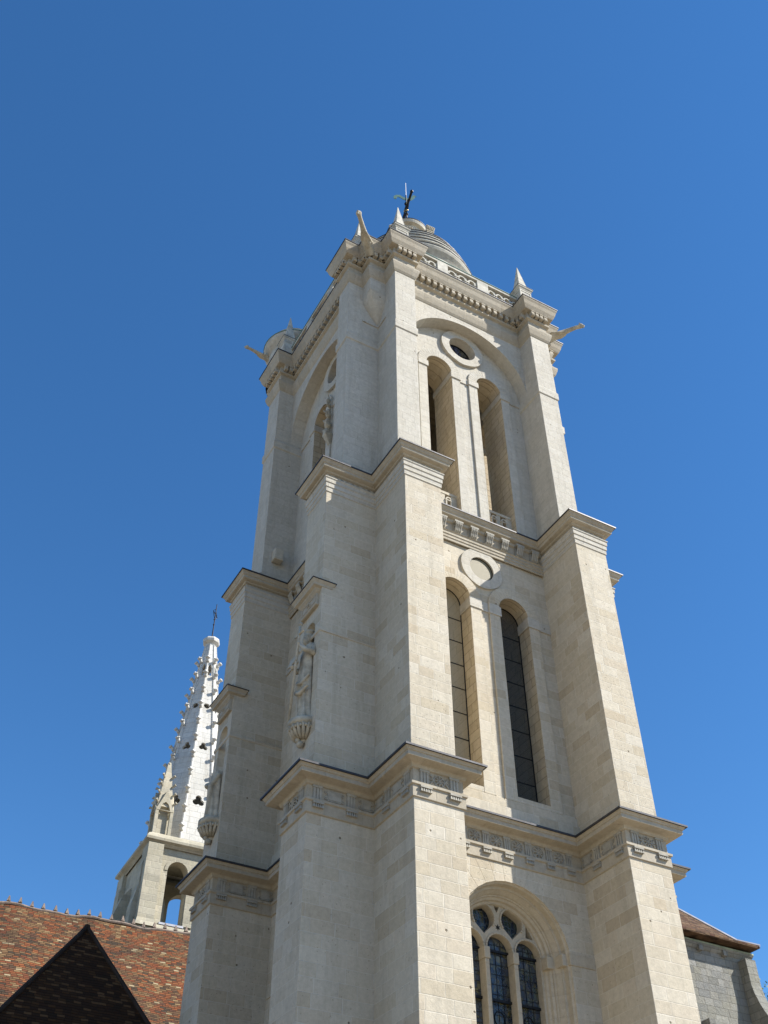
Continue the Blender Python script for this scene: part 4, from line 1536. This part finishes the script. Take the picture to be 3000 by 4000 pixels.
def balustrade(fm, lo, hi, blocks):
    """fm at plane d=0 = outer face"""
    b = MB()
    z0, z1 = 27.5, 28.58
    b.mbox(fm, lo, hi, -.02, .26, z0, z0 + .18)
    b.mbox(fm, lo, hi, 0.0, .24, z1 - .16, z1)
    edges = [lo] + [e for bl in blocks for e in bl] + [hi]
    for bl in blocks:
        b.mbox(fm, bl[0], bl[1], -.01, .25, z0 + .18, z1 - .16)
    for i in range(0, len(edges), 2):
        a, c = edges[i], edges[i + 1]
        n = max(1, int(round((c - a) / .5)))
        w_ = (c - a) / n
        for k in range(n + 1):
            u = a + k * w_
            for s in (-.06, 0.06):
                if a <= u + s <= c:
                    b.mbox(fm, u + s - .022, u + s + .022, .06, .2, z0 + .18, 27.95)
            b.mbox(fm, max(a, u - .1), min(c, u + .1), .04, .21, 27.95, 28.02)
            b.add([fm(u, .05, 28.04), fm(u + .05, .12, 28.22), fm(u, .12, 28.44), fm(u - .05, .12, 28.22), fm(u, .18, 28.22)],
                  [(0, 1, 2), (0, 2, 3), (1, 4, 2), (3, 2, 4)])
        for k in range(n):
            u = a + (k + .5) * w_
            ring_arch(b, fm, u, 28.02, w_ * .26, w_ * .42, .05, .2, 12, -PI * .12, PI * 1.12)
    o = b.build('balustrade', M_DOME, tower)
    MB().mbox(fm, lo, hi, -.03, .27, z1 + .003, z1 + .035).build('lead_flashing', M_GREEN, o)


balustrade(lambda u, d, z: (u, -1.0 + d, z), 1.15, 7.5, [(2.78, 3.36), (5.05, 5.68)])
balustrade(lambda u, d, z: (-1.0 + d, u, z), 1.05, 7.35, [(2.6, 3.15), (4.9, 5.45)])
balustrade(lambda u, d, z: (9.5 - d, u, z), 1.05, 7.35, [(2.6, 3.15), (4.9, 5.45)])

DX, DY = 4.4, 4.25
dm = MB()
dm.lathe(DX, DY, [(3.3, 27.4), (3.3, 31.95), (3.36, 32.05), (3.36, 32.30), (3.45, 32.45), (3.6, 32.65), (3.66, 32.80), (3.66, 32.93), (3.46, 32.99),
                  (3.44, 33.35), (3.50, 33.41), (3.50, 33.55), (3.32, 33.61), (3.28, 33.90), (3.34, 33.95), (3.34, 34.09), (3.16, 34.15), (3.1, 34.43), (3.16, 34.48), (3.16, 34.62),
                  (2.98, 34.68), (2.9, 34.95), (2.96, 35.01), (2.96, 35.15), (2.8, 35.20), (2.78, 35.40), (0.0, 35.45)], 72)
DM = dm.build('dome', M_DOME, tower)
for (r, z) in ((3.67, 32.91), (3.51, 33.53), (3.35, 34.07), (3.17, 34.60), (2.97, 35.13)):
    rb = MB()
    rb.lathe(DX, DY, [(r - .01, z), (r + .02, z), (r + .02, z + .035), (r - .15, z + .07)], 72)
    rb.build('lead_flashing', M_LEAD, DM)
ln = MB()
ln.lathe(DX, DY, [(1.6, 35.4), (1.6, 35.65), (1.5, 35.75), (.95, 35.8), (.92, 38.75), (.96, 38.85), (.97, 38.95), (1.17, 38.98), (1.18, 39.02), (1.22, 39.14), (1.22, 39.24), (1.02, 39.35), (.8, 39.7), (.45, 39.95), (.2, 40.1), (.1, 40.4), (0, 40.4)], 48)
LN = ln.build('lantern', M_DOME, DM, smooth=False)
MB().lathe(DX, DY, [(1.2, 39.22), (1.245, 39.22), (1.245, 39.26), (.98, 39.37), (.4, 39.98)], 48).build('lead_flashing', M_LEAD, LN)
ac = None
sc0 = None
for i in range(8):
    a = math.radians(-130 + 37 + 45 * i)
    if ac is None:
        m_ = MB()
        m_.box(-.2, .2, -.17, .17, 0, .55)
        m_.box(-.25, .25, -.22, .22, .0, .12)
        m_.box(-.24, .24, -.2, .2, .5, .62)
        for k in range(5):
            m_.tube([(-.18 + .09 * k, -.18, .62), (-.2 + .1 * k, -.26, .8), (-.18 + .09 * k, -.16, 1.0), (-.12 + .06 * k, .05, 1.08)], [.055, .065, .06, .04], 6)
        m_.ball((0, -.05, .82), .2, 10, 8)
        ac = m_.build('acroterion', M_CARVED, DM, smooth=False, origin=(0, 0, 0), raw=True)
        v_ = MB()       # scrolled console leaning on the lantern
        for k in (-.13, 0, .13):
            v_.tube([(k, -1.15, .1), (k, -1.3, .35), (k, -1.1, .6), (k, -.7, .8), (k, -.4, 1.3), (k, -.2, 1.9), (k, -.3, 2.2), (k, -.42, 2.1)], [.12, .14, .13, .11, .10, .10, .09, .07], 7)
        v_.ball((0, -1.2, .35), .2, 9, 7)
        v_.ball((0, -.33, 2.15), .14, 9, 7)
        sc0 = v_.build('scroll_console', M_CARVED, LN, smooth=True, origin=(0, 0, 0), raw=True)
        o, o2 = ac, sc0
    else:
        o = ac.copy()
        scene.collection.objects.link(o)
        o.parent = DM
        o2 = sc0.copy()
        scene.collection.objects.link(o2)
        o2.parent = LN
    o.location = Vector((DX + 2.45 * math.cos(a), DY + 2.45 * math.sin(a), 35.45 + ZO)) - WORLD[DM.name]
    o.rotation_euler = (0, 0, a + PI / 2)
    a2 = a - math.radians(22.5)
    o2.location = Vector((DX + .85 * math.cos(a2), DY + .85 * math.sin(a2), 36.0 + ZO)) - WORLD[LN.name]
    o2.rotation_euler = (0, 0, a2 + PI / 2)

# weathervane cross on the lantern
wv = thing('weather_vane', (DX, DY, 40.3 + ZO), 'iron cross with a green cockerel vane and bright rod on the dome lantern', 'weather vane')
c = MB()
c.tube([(DX, DY, 40.2), (DX, DY, 43.9)], [.055, .035], 8)
c.tube([(DX + .3, DY + 1.15, 42.35), (DX - .3, DY - 1.15, 42.35)], .075, 8)
for s in (-1, 1):
    c.ball((DX - .3 * s, DY - 1.15 * s, 42.35), .11, 8, 6)
for z in (41.0, 41.7, 42.9):
    c.ball((DX, DY, z), .12, 10, 8)
for s in (-1, 1):
    for t in (-1, 1):
        c.tube([(DX, DY, 42.35 + t * .5), (DX - .1 * s, DY - .4 * s, 42.35 + t * .42), (DX - .14 * s, DY - .55 * s, 42.35)], .03, 6)
c.build('cross', M_IRON, wv)
g_ = MB()
g_.lathe(DX, DY, [(.05, 40.3), (.2, 40.4), (.24, 40.6), (.1, 40.85), (.05, 41.0)], 12)
for s in (-1, 1):
    g_.ball((DX - .07 * s, DY - .28 * s, 42.55), .09, 8, 6)
    g_.ball((DX - .03 * s, DY - .1 * s, 42.0), .08, 8, 6)
g_.build('gilded_boss', M_GOLD, wv)
cock = [(-.95, -.25), (-.98, 0.05), (-.8, .3), (-.5, .38), (-.3, .2), (-.1, .05), (.2, .05), (.42, .25), (.5, .5), (.62, .62), (.72, .5), (.82, .44), (.7, .38), (.62, .1), (.4, -.2), (.1, -.3), (-.2, -.22), (-.45, .0), (-.62, .1), (-.72, -.05), (-.75, -.25)]
dirv = Vector((.93, -.36, 0)).normalized()
fmv = lambda u, d, z: (DX + dirv.x * u - dirv.y * d, DY + dirv.y * u + dirv.x * d, 43.55 + z)
MB().prism([(p[0] * .8, p[1] * .8) for p in cock], [], fmv, -.02, .02).build('cockerel', M_GREEN, wv)
MB().tube([(DX, DY, 43.8), (DX, DY, 45.4)], [.028, .02], 6).build('rod', M_STEEL, wv)

# small domed stair turret over the north-west corner
TX, TY = -.15, 8.9
tt = MB()
tt.lathe(TX, TY, [(1.35, 27.4), (1.35, 29.7), (1.4, 29.8), (1.5, 29.95), (1.62, 30.15), (1.66, 30.3), (1.66, 30.4), (1.45, 30.5), (1.42, 30.7), (1.36, 30.85), (1.38, 30.95), (1.2, 31.1), (.9, 31.5), (.5, 31.8), (.15, 31.95), (0, 32.0)], 40)
TT = tt.build('stair_turret', M_DOME, tower)
MB().lathe(TX, TY, [(1.64, 30.38), (1.69, 30.38), (1.69, 30.42), (1.5, 30.48)], 40).build('lead_flashing', M_GREEN, TT)

# ================================================================== the gothic spire beyond
YB = 35.0
XA, HB = 6.85, 2.85            # axis and half width of the belfry
bel = thing('church_spire', (XA, YB + HB, 0), 'distant white crocketed gothic stone spire above an open arched belfry, left of the tower', 'spire')
YC = YB + HB
bw = MB()
fmS = lambda u, d, z: (u, YB + d, z)
fmN = lambda u, d, z: (u, YB + 2 * HB - d, z)
fmW = lambda u, d, z: (XA - HB + d, YC + (u - XA), z)
fmE = lambda u, d, z: (XA + HB - d, YC + (u - XA), z)
for fm in (fmS, fmN, fmW, fmE):
    hl = []
    for s in (-1, 1):
        cx = XA + s * .98
        hw = .64 if fm is not fmN else .88
        hl.append([(cx - hw, 9.8), (cx + hw, 9.8), (cx + hw, 13.0)] + [(cx + hw * math.cos(PI * i / 14), 13.0 + hw * 1.08 * math.sin(PI * i / 14)) for i in range(1, 14)] + [(cx - hw, 13.0)])
    if fm is fmW:
        hl = []
    bw.prism([(XA - HB, 0), (XA + HB, 0), (XA + HB, 14.6), (XA - HB, 14.6)], hl, fm, 0.0, .75)
BW = bw.build('belfry_wall', M_BELFRY, bel)
for s in (-1, 1):
    ar = MB()
    ring_arch(ar, fmS, XA + s * .98, 13.0, .64, .84, -.04, .02, 16)
    ar.build('arch_ring', M_BELFRY, BW)
MB().mbox(fmS, XA - .3, XA + .3, -.1, .0, 9.8, 12.4).build('pier_shaft', M_BELFRY, BW)
MB().mbox(fmS, XA - 1.72, XA - .22, -.12, .3, 9.7, 9.82).build('zinc_sill', M_ZINC, BW)
cn = MB()
sq = [(XA - HB - .1, YB - .1), (XA + HB + .1, YB - .1), (XA + HB + .1, YC + HB + .1), (XA - HB - .1, YC + HB + .1)]
cn.molding(sq, [(0, 14.35), (.15, 14.5), (.32, 14.6), (.34, 14.75), (.2, 15.0), (-.1, 15.2)])
cn.fill(sq, 15.1)
cn.build('belfry_cornice', M_BELFRY, bel)
lg = MB()
lg.molding(sq, [(0, 9.25), (.12, 9.3), (.14, 9.4), (0, 9.65)])
lg.build('string_course', M_BELFRY, bel)
for (sx_, sy_) in ((-1, -1), (1, -1), (-1, 1), (1, 1)):
    bb = MB()
    x0, x1 = sorted((XA + sx_ * (HB - .75), XA + sx_ * (HB + .25)))
    y0, y1 = sorted((YC + sy_ * (HB - .9), YC + sy_ * (HB + .35)))
    bb.box(x0, x1, y0, y1, 0, 13.4)
    bb.box(x0 + .02, x1 - .02, y0 + .02, y1 - .02, 13.4, 14.4)
    x0b, x1b = sorted((XA + sx_ * HB, XA + sx_ * (HB + .3)))
    # stepped flank buttress going west/east
    xa, xb = XA + sx_ * (HB - .1), XA + sx_ * (HB + .6)
    yy0, yy1 = sorted((YC + sy_ * (HB - .95), YC + sy_ * (HB - .15)))
    prof = [(xa, 0), (xb, 0), (xb, 10.6), (xa + (xb - xa) * .62, 12.0), (xa + (xb - xa) * .62, 13.2), (xa, 14.4)]
    bb.prism(prof, [], lambda u, d, z: (u, d, z), yy0, yy1)
    bb.frustum((x0 - .12, x1 + .12, y0 - .14, y1 + .12), 9.35, (x0, x1, y0, y1), 9.8)
    bb.build('belfry_buttress', M_BELFRY, bel)
# far stepped buttress seen left
bb = MB()
bb.prism([(XA - HB, 0), (XA - HB - .9, 0), (XA - HB - .9, 10.9), (XA - HB - .5, 12.2), (XA - HB, 12.9)], [], lambda u, d, z: (u, d, z), YC + .2, YC + 1.0)
bb.build('belfry_buttress', M_BELFRY, bel)

# octagonal spire with pierced faces
A0, ZB0, A1, ZT = 2.4, 15.0, .34, 32.1


def ap(z):
    return A0 + (A1 - A0) * (z - ZB0) / (ZT - ZB0)


spm = MB()
T8 = math.tan(PI / 8)


def trefoil(cz, r, k):
    pts = []
    for j in range(3):
        a0 = PI / 2 + j * 2 * PI / 3
        for i in range(9):
            t = -1.9 + 3.8 * i / 8
            pts.append((r * .55 * math.cos(a0) + r * .55 * math.cos(a0 + t), cz + r * .55 * math.sin(a0) + r * .55 * math.sin(a0 + t)))
    return pts


for k in range(8):
    th = k * PI / 4 - PI / 2
    nx, ny = math.cos(th), math.sin(th)
    tx, ty = -ny, nx

    def fmf(u, d, z):
        a = ap(z) - d
        return (XA + nx * a + tx * u, YC + ny * a + ty * u, z)
    holes = [trefoil(18.4, .38, 0), trefoil(22.7, .30, 0), circ(0, 26.2, .22, 16)]
    holes.append([(-.15, 29.0), (.15, 29.0), (.15, 29.75), (.09, 29.95), (0, 30.1), (-.09, 29.95), (-.15, 29.75)])
    w0, w1 = A0 * T8, A1 * T8
    spm.prism([(-w0, ZB0), (w0, ZB0), (w1, ZT), (-w1, ZT)], holes, fmf, 0, .18)
bel.rotation_euler = (0, 0, R(-2))
SP = spm.build('spire', M_SPIRE, bel)
cap = MB()
cap.lathe(XA, YC, [(.36, 32.0), (.42, 32.1), (.62, 32.25), (.66, 32.45), (.6, 32.6), (.3, 32.8), (0, 32.9)], 8)
cap.build('capstone', M_SPIRE, SP)
eg = MB()
crk = None
for k in range(8):
    th = k * PI / 4 - PI / 2 + PI / 8
    c8_ = 1 / math.cos(PI / 8)
    pts = [(XA + math.cos(th) * (ap(z) * c8_ + .01), YC + math.sin(th) * (ap(z) * c8_ + .01), z) for z in (15.0, 20.0, 26, 32.0)]
    eg.tube(pts, [.085, .08, .07, .06], 6)
    if k in (3,):
        continue
    for j in range(11):
        z = 16.2 + j * 1.42
        r = ap(z) * c8_ + .05
        if crk is None:
            m_ = MB()
            m_.tube([(0, 0, -.22), (.08, 0, -.1), (.16, 0, .05), (.27, 0, .12), (.32, 0, .02)], [.12, .12, .11, .10, .08], 7)
            m_.ball((.25, 0, .06), .115, 9, 7, (1, 1.3, .8))
            m_.ball((.2, .12, .08), .08, 7, 5)
            m_.ball((.2, -.12, .08), .08, 7, 5)
            crk = m_.build('crocket', M_SPIRE, SP, smooth=True, origin=(0, 0, 0), raw=True)
            o = crk
        else:
            o = crk.copy()
            scene.collection.objects.link(o)
            o.parent = SP
        o.location = Vector((XA + math.cos(th) * r, YC + math.sin(th) * r, z + ZO)) - WORLD[SP.name]
        o.rotation_euler = (0, 0, th)
eg.build('edge_roll', M_SPIRE, SP)
# corner pinnacles with gablets at the spire's foot
for (sx_, sy_) in ((-1, -1), (1, -1)):
    px, py = XA + sx_ * 2.35, YC + sy_ * 2.35
    pn = MB()
    for (ax_, ay_) in ((-1, -1), (1, -1), (1, 1), (-1, 1)):
        pn.box(px + ax_ * .48 - .1, px + ax_ * .48 + .1, py + ay_ * .48 - .1, py + ay_ * .48 + .1, 15.0, 16.9)
    pn.box(px - .3, px + .3, py - .3, py + .3, 15.0, 17.0)
    for q_ in range(4):
        a = q_ * PI / 2
        ca_, sa_ = math.cos(a), math.sin(a)
        f = lambda u, d, z: (px + ca_ * (.6 - d) - sa_ * u, py + sa_ * (.6 - d) + ca_ * u, z)
        pn.prism([(-.58, 16.7), (.58, 16.7), (0, 18.1)], [arch(0, .34, 16.71, 16.9, 8)[0:1] + [(.34, 16.75), (.2, 17.15), (0, 17.3), (-.2, 17.15)]], f, 0, .2)
    pn.frustum((px - .52, px + .52, py - .52, py + .52), 17.0, (px - .1, px + .1, py - .1, py + .1), 20.2)
    for j in range(4):
        for (ax_, ay_) in ((-1, -1), (1, -1), (1, 1), (-1, 1)):
            z = 17.3 + j * .65
            h_ = .52 - .42 * (z - 17) / 3.2
            pn.tube([(px + ax_ * h_, py + ay_ * h_, z - .1), (px + ax_ * (h_ + .16), py + ay_ * (h_ + .16), z + .06), (px + ax_ * (h_ + .2), py + ay_ * (h_ + .2), z - .03)], [.07, .08, .05], 6)
    pn.ball((px, py, 20.25), .14, 8, 6)
    pn.build('corner_pinnacle', M_BELFRY, bel)
ir = MB()
ir.tube([(XA, YC, 32.8), (XA + .05, YC, 36.1)], [.05, .03], 6)
ir.tube([(XA - .25, YC - .35, 35.1), (XA + .3, YC + .35, 35.1)], .035, 6)
for z in (34.1, 34.6):
    ir.ball((XA, YC, z), .07, 6, 5)
for s in (-1, 1):
    ir.tube([(XA, YC, 34.7), (XA + s * .2, YC + s * .28, 34.9), (XA + s * .24, YC + s * .3, 35.2), (XA, YC, 35.6)], .022, 5)
ir.build('iron_cross', M_IRON, bel)

# ================================================================== nave roof
YR, ZR = 33.0, 8.2
nv = thing('church_nave', (-10, 38, 0), 'long church nave with a steep lichened red clay tile roof under the spire', 'church')


def rid(x):          # gently sagging ridge
    return ZR + .035 * (x + 4.3) + .06 * math.sin(x * 1.3) + .04 * math.sin(x * 3.1)


rf = MB()
N = 60
vs, fs = [], []
x0, x1 = -45.0, 16.0
rows = 10
for i in range(N + 1):
    x = x0 + (x1 - x0) * i / N
    for j in range(rows + 1):
        t = j / rows
        z = rid(x) - 9.5 * t
        y = YR - 9.0 * t - .25 * math.sin(PI * t) * -1 + .05 * math.sin(x * .9 + t * 5)
        vs.append((x, y, z))
for i in range(N):
    for j in range(rows):
        a = i * (rows + 1) + j
        fs.append((a, a + 1, a + rows + 2, a + rows + 1))
rf.add(vs, fs)
vs = []
for i in range(N + 1):
    x = x0 + (x1 - x0) * i / N
    vs += [(x, YR + .01, rid(x)), (x, YR + 9, rid(x) - 9.5)]
rf.add(vs, [(2 * i, 2 * i + 2, 2 * i + 3, 2 * i + 1) for i in range(N)])
RF = rf.build('roof', M_TILE, nv)
MB().box(x0 + .2, x1 - .2, YR - 8.6, YR + 8.6, -17.2, -1.2).build('wall', M_BELFRY, nv)
rc = MB()
pts = [(x0 + (x1 - x0) * i / 120, YR, rid(x0 + (x1 - x0) * i / 120) + .02) for i in range(121)]
rc.tube(pts, .10, 8)
rc.build('ridge_capping', M_RIDGE, RF)
rt = None
x = -7.0
while x < 9.5:
    if rt is None:
        m_ = MB()
        m_.frustum((-.1, .1, -.1, .1), 0, (-.025, .025, -.03, .03), .30)
        m_.ball((0, 0, .05), .11, 8, 5, (1, 1, .6))
        rt = m_.build('ridge_knob', M_RIDGE, RF, origin=(0, 0, 0), raw=True)
        o = rt
    else:
        o = rt.copy()
        scene.collection.objects.link(o)
        o.parent = RF
    o.location = Vector((x, YR, rid(x) + .12 + ZO)) - WORLD[RF.name]
    o.rotation_euler = (0, 0, random.uniform(-.2, .2))
    x += .63 + random.uniform(-.03, .03)

# ================================================================== dark hipped roof in the tower's shade
tp = thing('church_transept', (-4.1, 16, 0), 'low building with a dark brown tiled hipped roof in shade, before the red nave roof', 'church')
AX, AY, AZ = -4.11, 14.2, 0.22
kz = math.tan(R(55))


def hz(y):
    return AZ + (y - AY) * kz


yb = AY - 6.0
# hips follow the surveyed slopes
xl = AX - 6.0 * (7.02 - 4.11) / (14.2 - 11.24)
xr = AX + 6.0 * (4.11 - 2.15) / (14.2 - 11.56)
hp = MB()
P0 = (AX, AY, AZ)
PL = (xl, yb, hz(yb))
PR = (xr, yb, hz(yb))
BK = (AX, AY + 8, AZ)
hp.add([P0, PL, PR], [(0, 1, 2)])
hp.add([P0, PL, (xl, AY + 8, hz(yb)), BK], [(0, 3, 2, 1)])
hp.add([P0, PR, (xr, AY + 8, hz(yb)), BK], [(0, 1, 2, 3)])
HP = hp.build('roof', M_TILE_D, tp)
hc = MB()
hc.tube([P0, PL], .085, 8)
hc.tube([P0, PR], .085, 8)
hc.tube([P0, BK], .11, 8)
hc.ball(P0, .12, 10, 8)
hc.build('hip_capping', M_RIDGE_D, HP)
MB().box(xl + .4, xr - .4, yb + .4, AY + 8, -17.2, hz(yb) + .1).build('wall', M_BELFRY, tp)

# ================================================================== grey chapel at the right
ch = thing('side_chapel', (20, 12, 0), 'weathered grey stone chapel with a brown hipped tile roof, right of the tower', 'chapel')
CY = 8.0
CXR = 22.7
cw = MB()
cw.box(8.6, CXR, CY, CY + 9, -17.2, 2.0)
CW = cw.build('wall', M_CHAPEL, ch)
gt = MB()
gt.molding([(8.6, CY), (CXR + .1, CY), (CXR + .1, CY + 9), (8.6, CY + 9)], [(0, 1.86), (.05, 1.9), (.13, 2.0), (.17, 2.08), (.17, 2.14), (.02, 2.17)])
gt.build('eaves_moulding', M_CHAPEL, ch)
MB().molding([(8.6, CY), (CXR + .1, CY), (CXR + .1, CY + 9), (8.6, CY + 9)], [(.171, 2.10), (.18, 2.10), (.18, 2.17), (.0, 2.22)]).build('mossy_fillet', M_PATINA, ch)
for x in (19.95, 21.3):
    MB().box(x - .12, x + .12, CY - .2, CY - .02, 1.78, 2.0).build('corbel', M_CHAPEL, ch, bevel=.02)
rf2 = MB()
ez = 2.36
E0 = (8.6, CY - .62, ez)
E1 = (CXR + .3, CY - .62, ez)
E2 = (CXR + .3, CY + 9.4, ez)
E3 = (8.6, CY + 9.4, ez)
rise = 5.0
T0 = (8.6, CY + 4.5, ez + rise)
T1 = (CXR - 4.4, CY + 4.5, ez + rise)
sl = lambda p: p
# slope with a kick at the eaves
K = .55
mid = lambda p, t: (p[0] + (t[0] - p[0]) * .13, p[1] + (t[1] - p[1]) * .13, p[2] + (t[2] - p[2]) * .07)
m0, m1 = mid(E0, T0), mid(E1, T1)
m0 = (E0[0], m0[1], m0[2])
m2 = mid(E2, T1)
m3 = (E3[0], mid(E3, T0)[1], m2[2])
rf2.add([E0, E1, m1, m0], [(0, 1, 2, 3)])
rf2.add([m0, m1, T1, T0], [(0, 1, 2, 3)])
rf2.add([E1, E2, m2, m1], [(0, 1, 2, 3)])
rf2.add([m1, m2, T1], [(0, 1, 2)])
rf2.add([E2, E3, m3, m2], [(0, 1, 2, 3)])
rf2.add([m2, m3, T0, T1], [(0, 1, 2, 3)])
rf2.add([E0, E1, (E1[0], E1[1] + .02, ez - .1), (E0[0], E0[1] + .02, ez - .1)], [(0, 3, 2, 1)])
rf2.add([E1, E2, (E2[0] - .02, E2[1], ez - .1), (E1[0] - .02, E1[1] + .02, ez - .1)], [(0, 1, 2, 3)])
rf2.fill([(E0[0], E0[1] + .02), (E1[0] - .02, E1[1] + .02), (E2[0] - .02, E2[1]), (E3[0], E3[1])], ez - .095)
RF2 = rf2.build('roof', M_TILE_B, ch)
hv = MB()
hv.tube([E1, m1, T1], .07, 6)
hv.build('hip_flashing', M_ZINC, RF2)
for x in (19.6, 22.4):
    bb = MB()
    prof = []
    topz = 1.75 if x > 20 else -1.1
    w_ = .28
    yy = CY - .45
    pr_ = [(CY + .1, -17.2), (CY + .1, topz), (yy, topz), (yy, topz - 1.1)]
    for i in range(9):
        t = i / 8
        pr_.append((yy - 1.5 * t ** 1.5, topz - 1.1 - 2.9 * t))
    pr_.append((yy - 1.6, -17.2))
    bb.prism(pr_, [], lambda u, d, z: (d, u, z), x - w_, x + w_)
    bb.build('buttress', M_CHAPEL, ch)

# ================================================================== tree at the right edge
tr_ = thing('tree', (49.9, 28.0, 0), 'leafy green tree at the right edge beyond the grey chapel', 'tree')
TXc, TYc = 49.9, 28.0
tk = MB()
tk.tube([(TXc, TYc, -17.2), (TXc + .2, TYc, -10), (TXc - .2, TYc + .3, 0), (TXc, TYc, 8)], [.7, .55, .4, .15], 12)
rnd = random.Random(3)
lf = MB()
cl = []
for i in range(46):
    a, ph = rnd.uniform(0, 2 * PI), rnd.uniform(-.7, 1)
    rr = 5.2 * (rnd.uniform(.35, 1) ** .5)
    cxx = TXc + rr * math.cos(a) * math.sqrt(max(0, 1 - ph * ph * .8))
    cyy = TYc + rr * math.sin(a) * math.sqrt(max(0, 1 - ph * ph * .8))
    czz = 3.8 + ph * 7.6
    cl.append((cxx, cyy, czz))
    tk.tube([(TXc, TYc, czz - 3.5), ((TXc + cxx) / 2, (TYc + cyy) / 2, czz - 1.6), (cxx, cyy, czz)], [.16, .1, .03], 6)
for (cxx, cyy, czz) in cl:
    for j in range(240):
        d = Vector((rnd.gauss(0, 1), rnd.gauss(0, 1), rnd.gauss(0, .8)))
        p = Vector((cxx, cyy, czz)) + d * .85
        n = Vector((rnd.uniform(-1, 1), rnd.uniform(-1, 1), rnd.uniform(-1, 1))).normalized()
        t1 = n.orthogonal().normalized() * rnd.uniform(.10, .17)
        t2 = n.cross(t1).normalized() * rnd.uniform(.06, .10)
        lf.add([tuple(p - t1), tuple(p + t2), tuple(p + t1), tuple(p - t2)], [(0, 1, 2, 3)])
tk.build('trunk', M_BARK, tr_)
lf.build('crown', M_LEAF, tr_)

# ================================================================== ground
gr = MB()
gr.add([(-900, -900, 0), (900, -900, 0), (900, 900, 0), (-900, 900, 0)], [(0, 1, 2, 3)])
G = gr.build('ground', M_GROUND, raw=True, origin=(0, 0, 0))
G['kind'] = 'structure'
print('modillions', mcount)
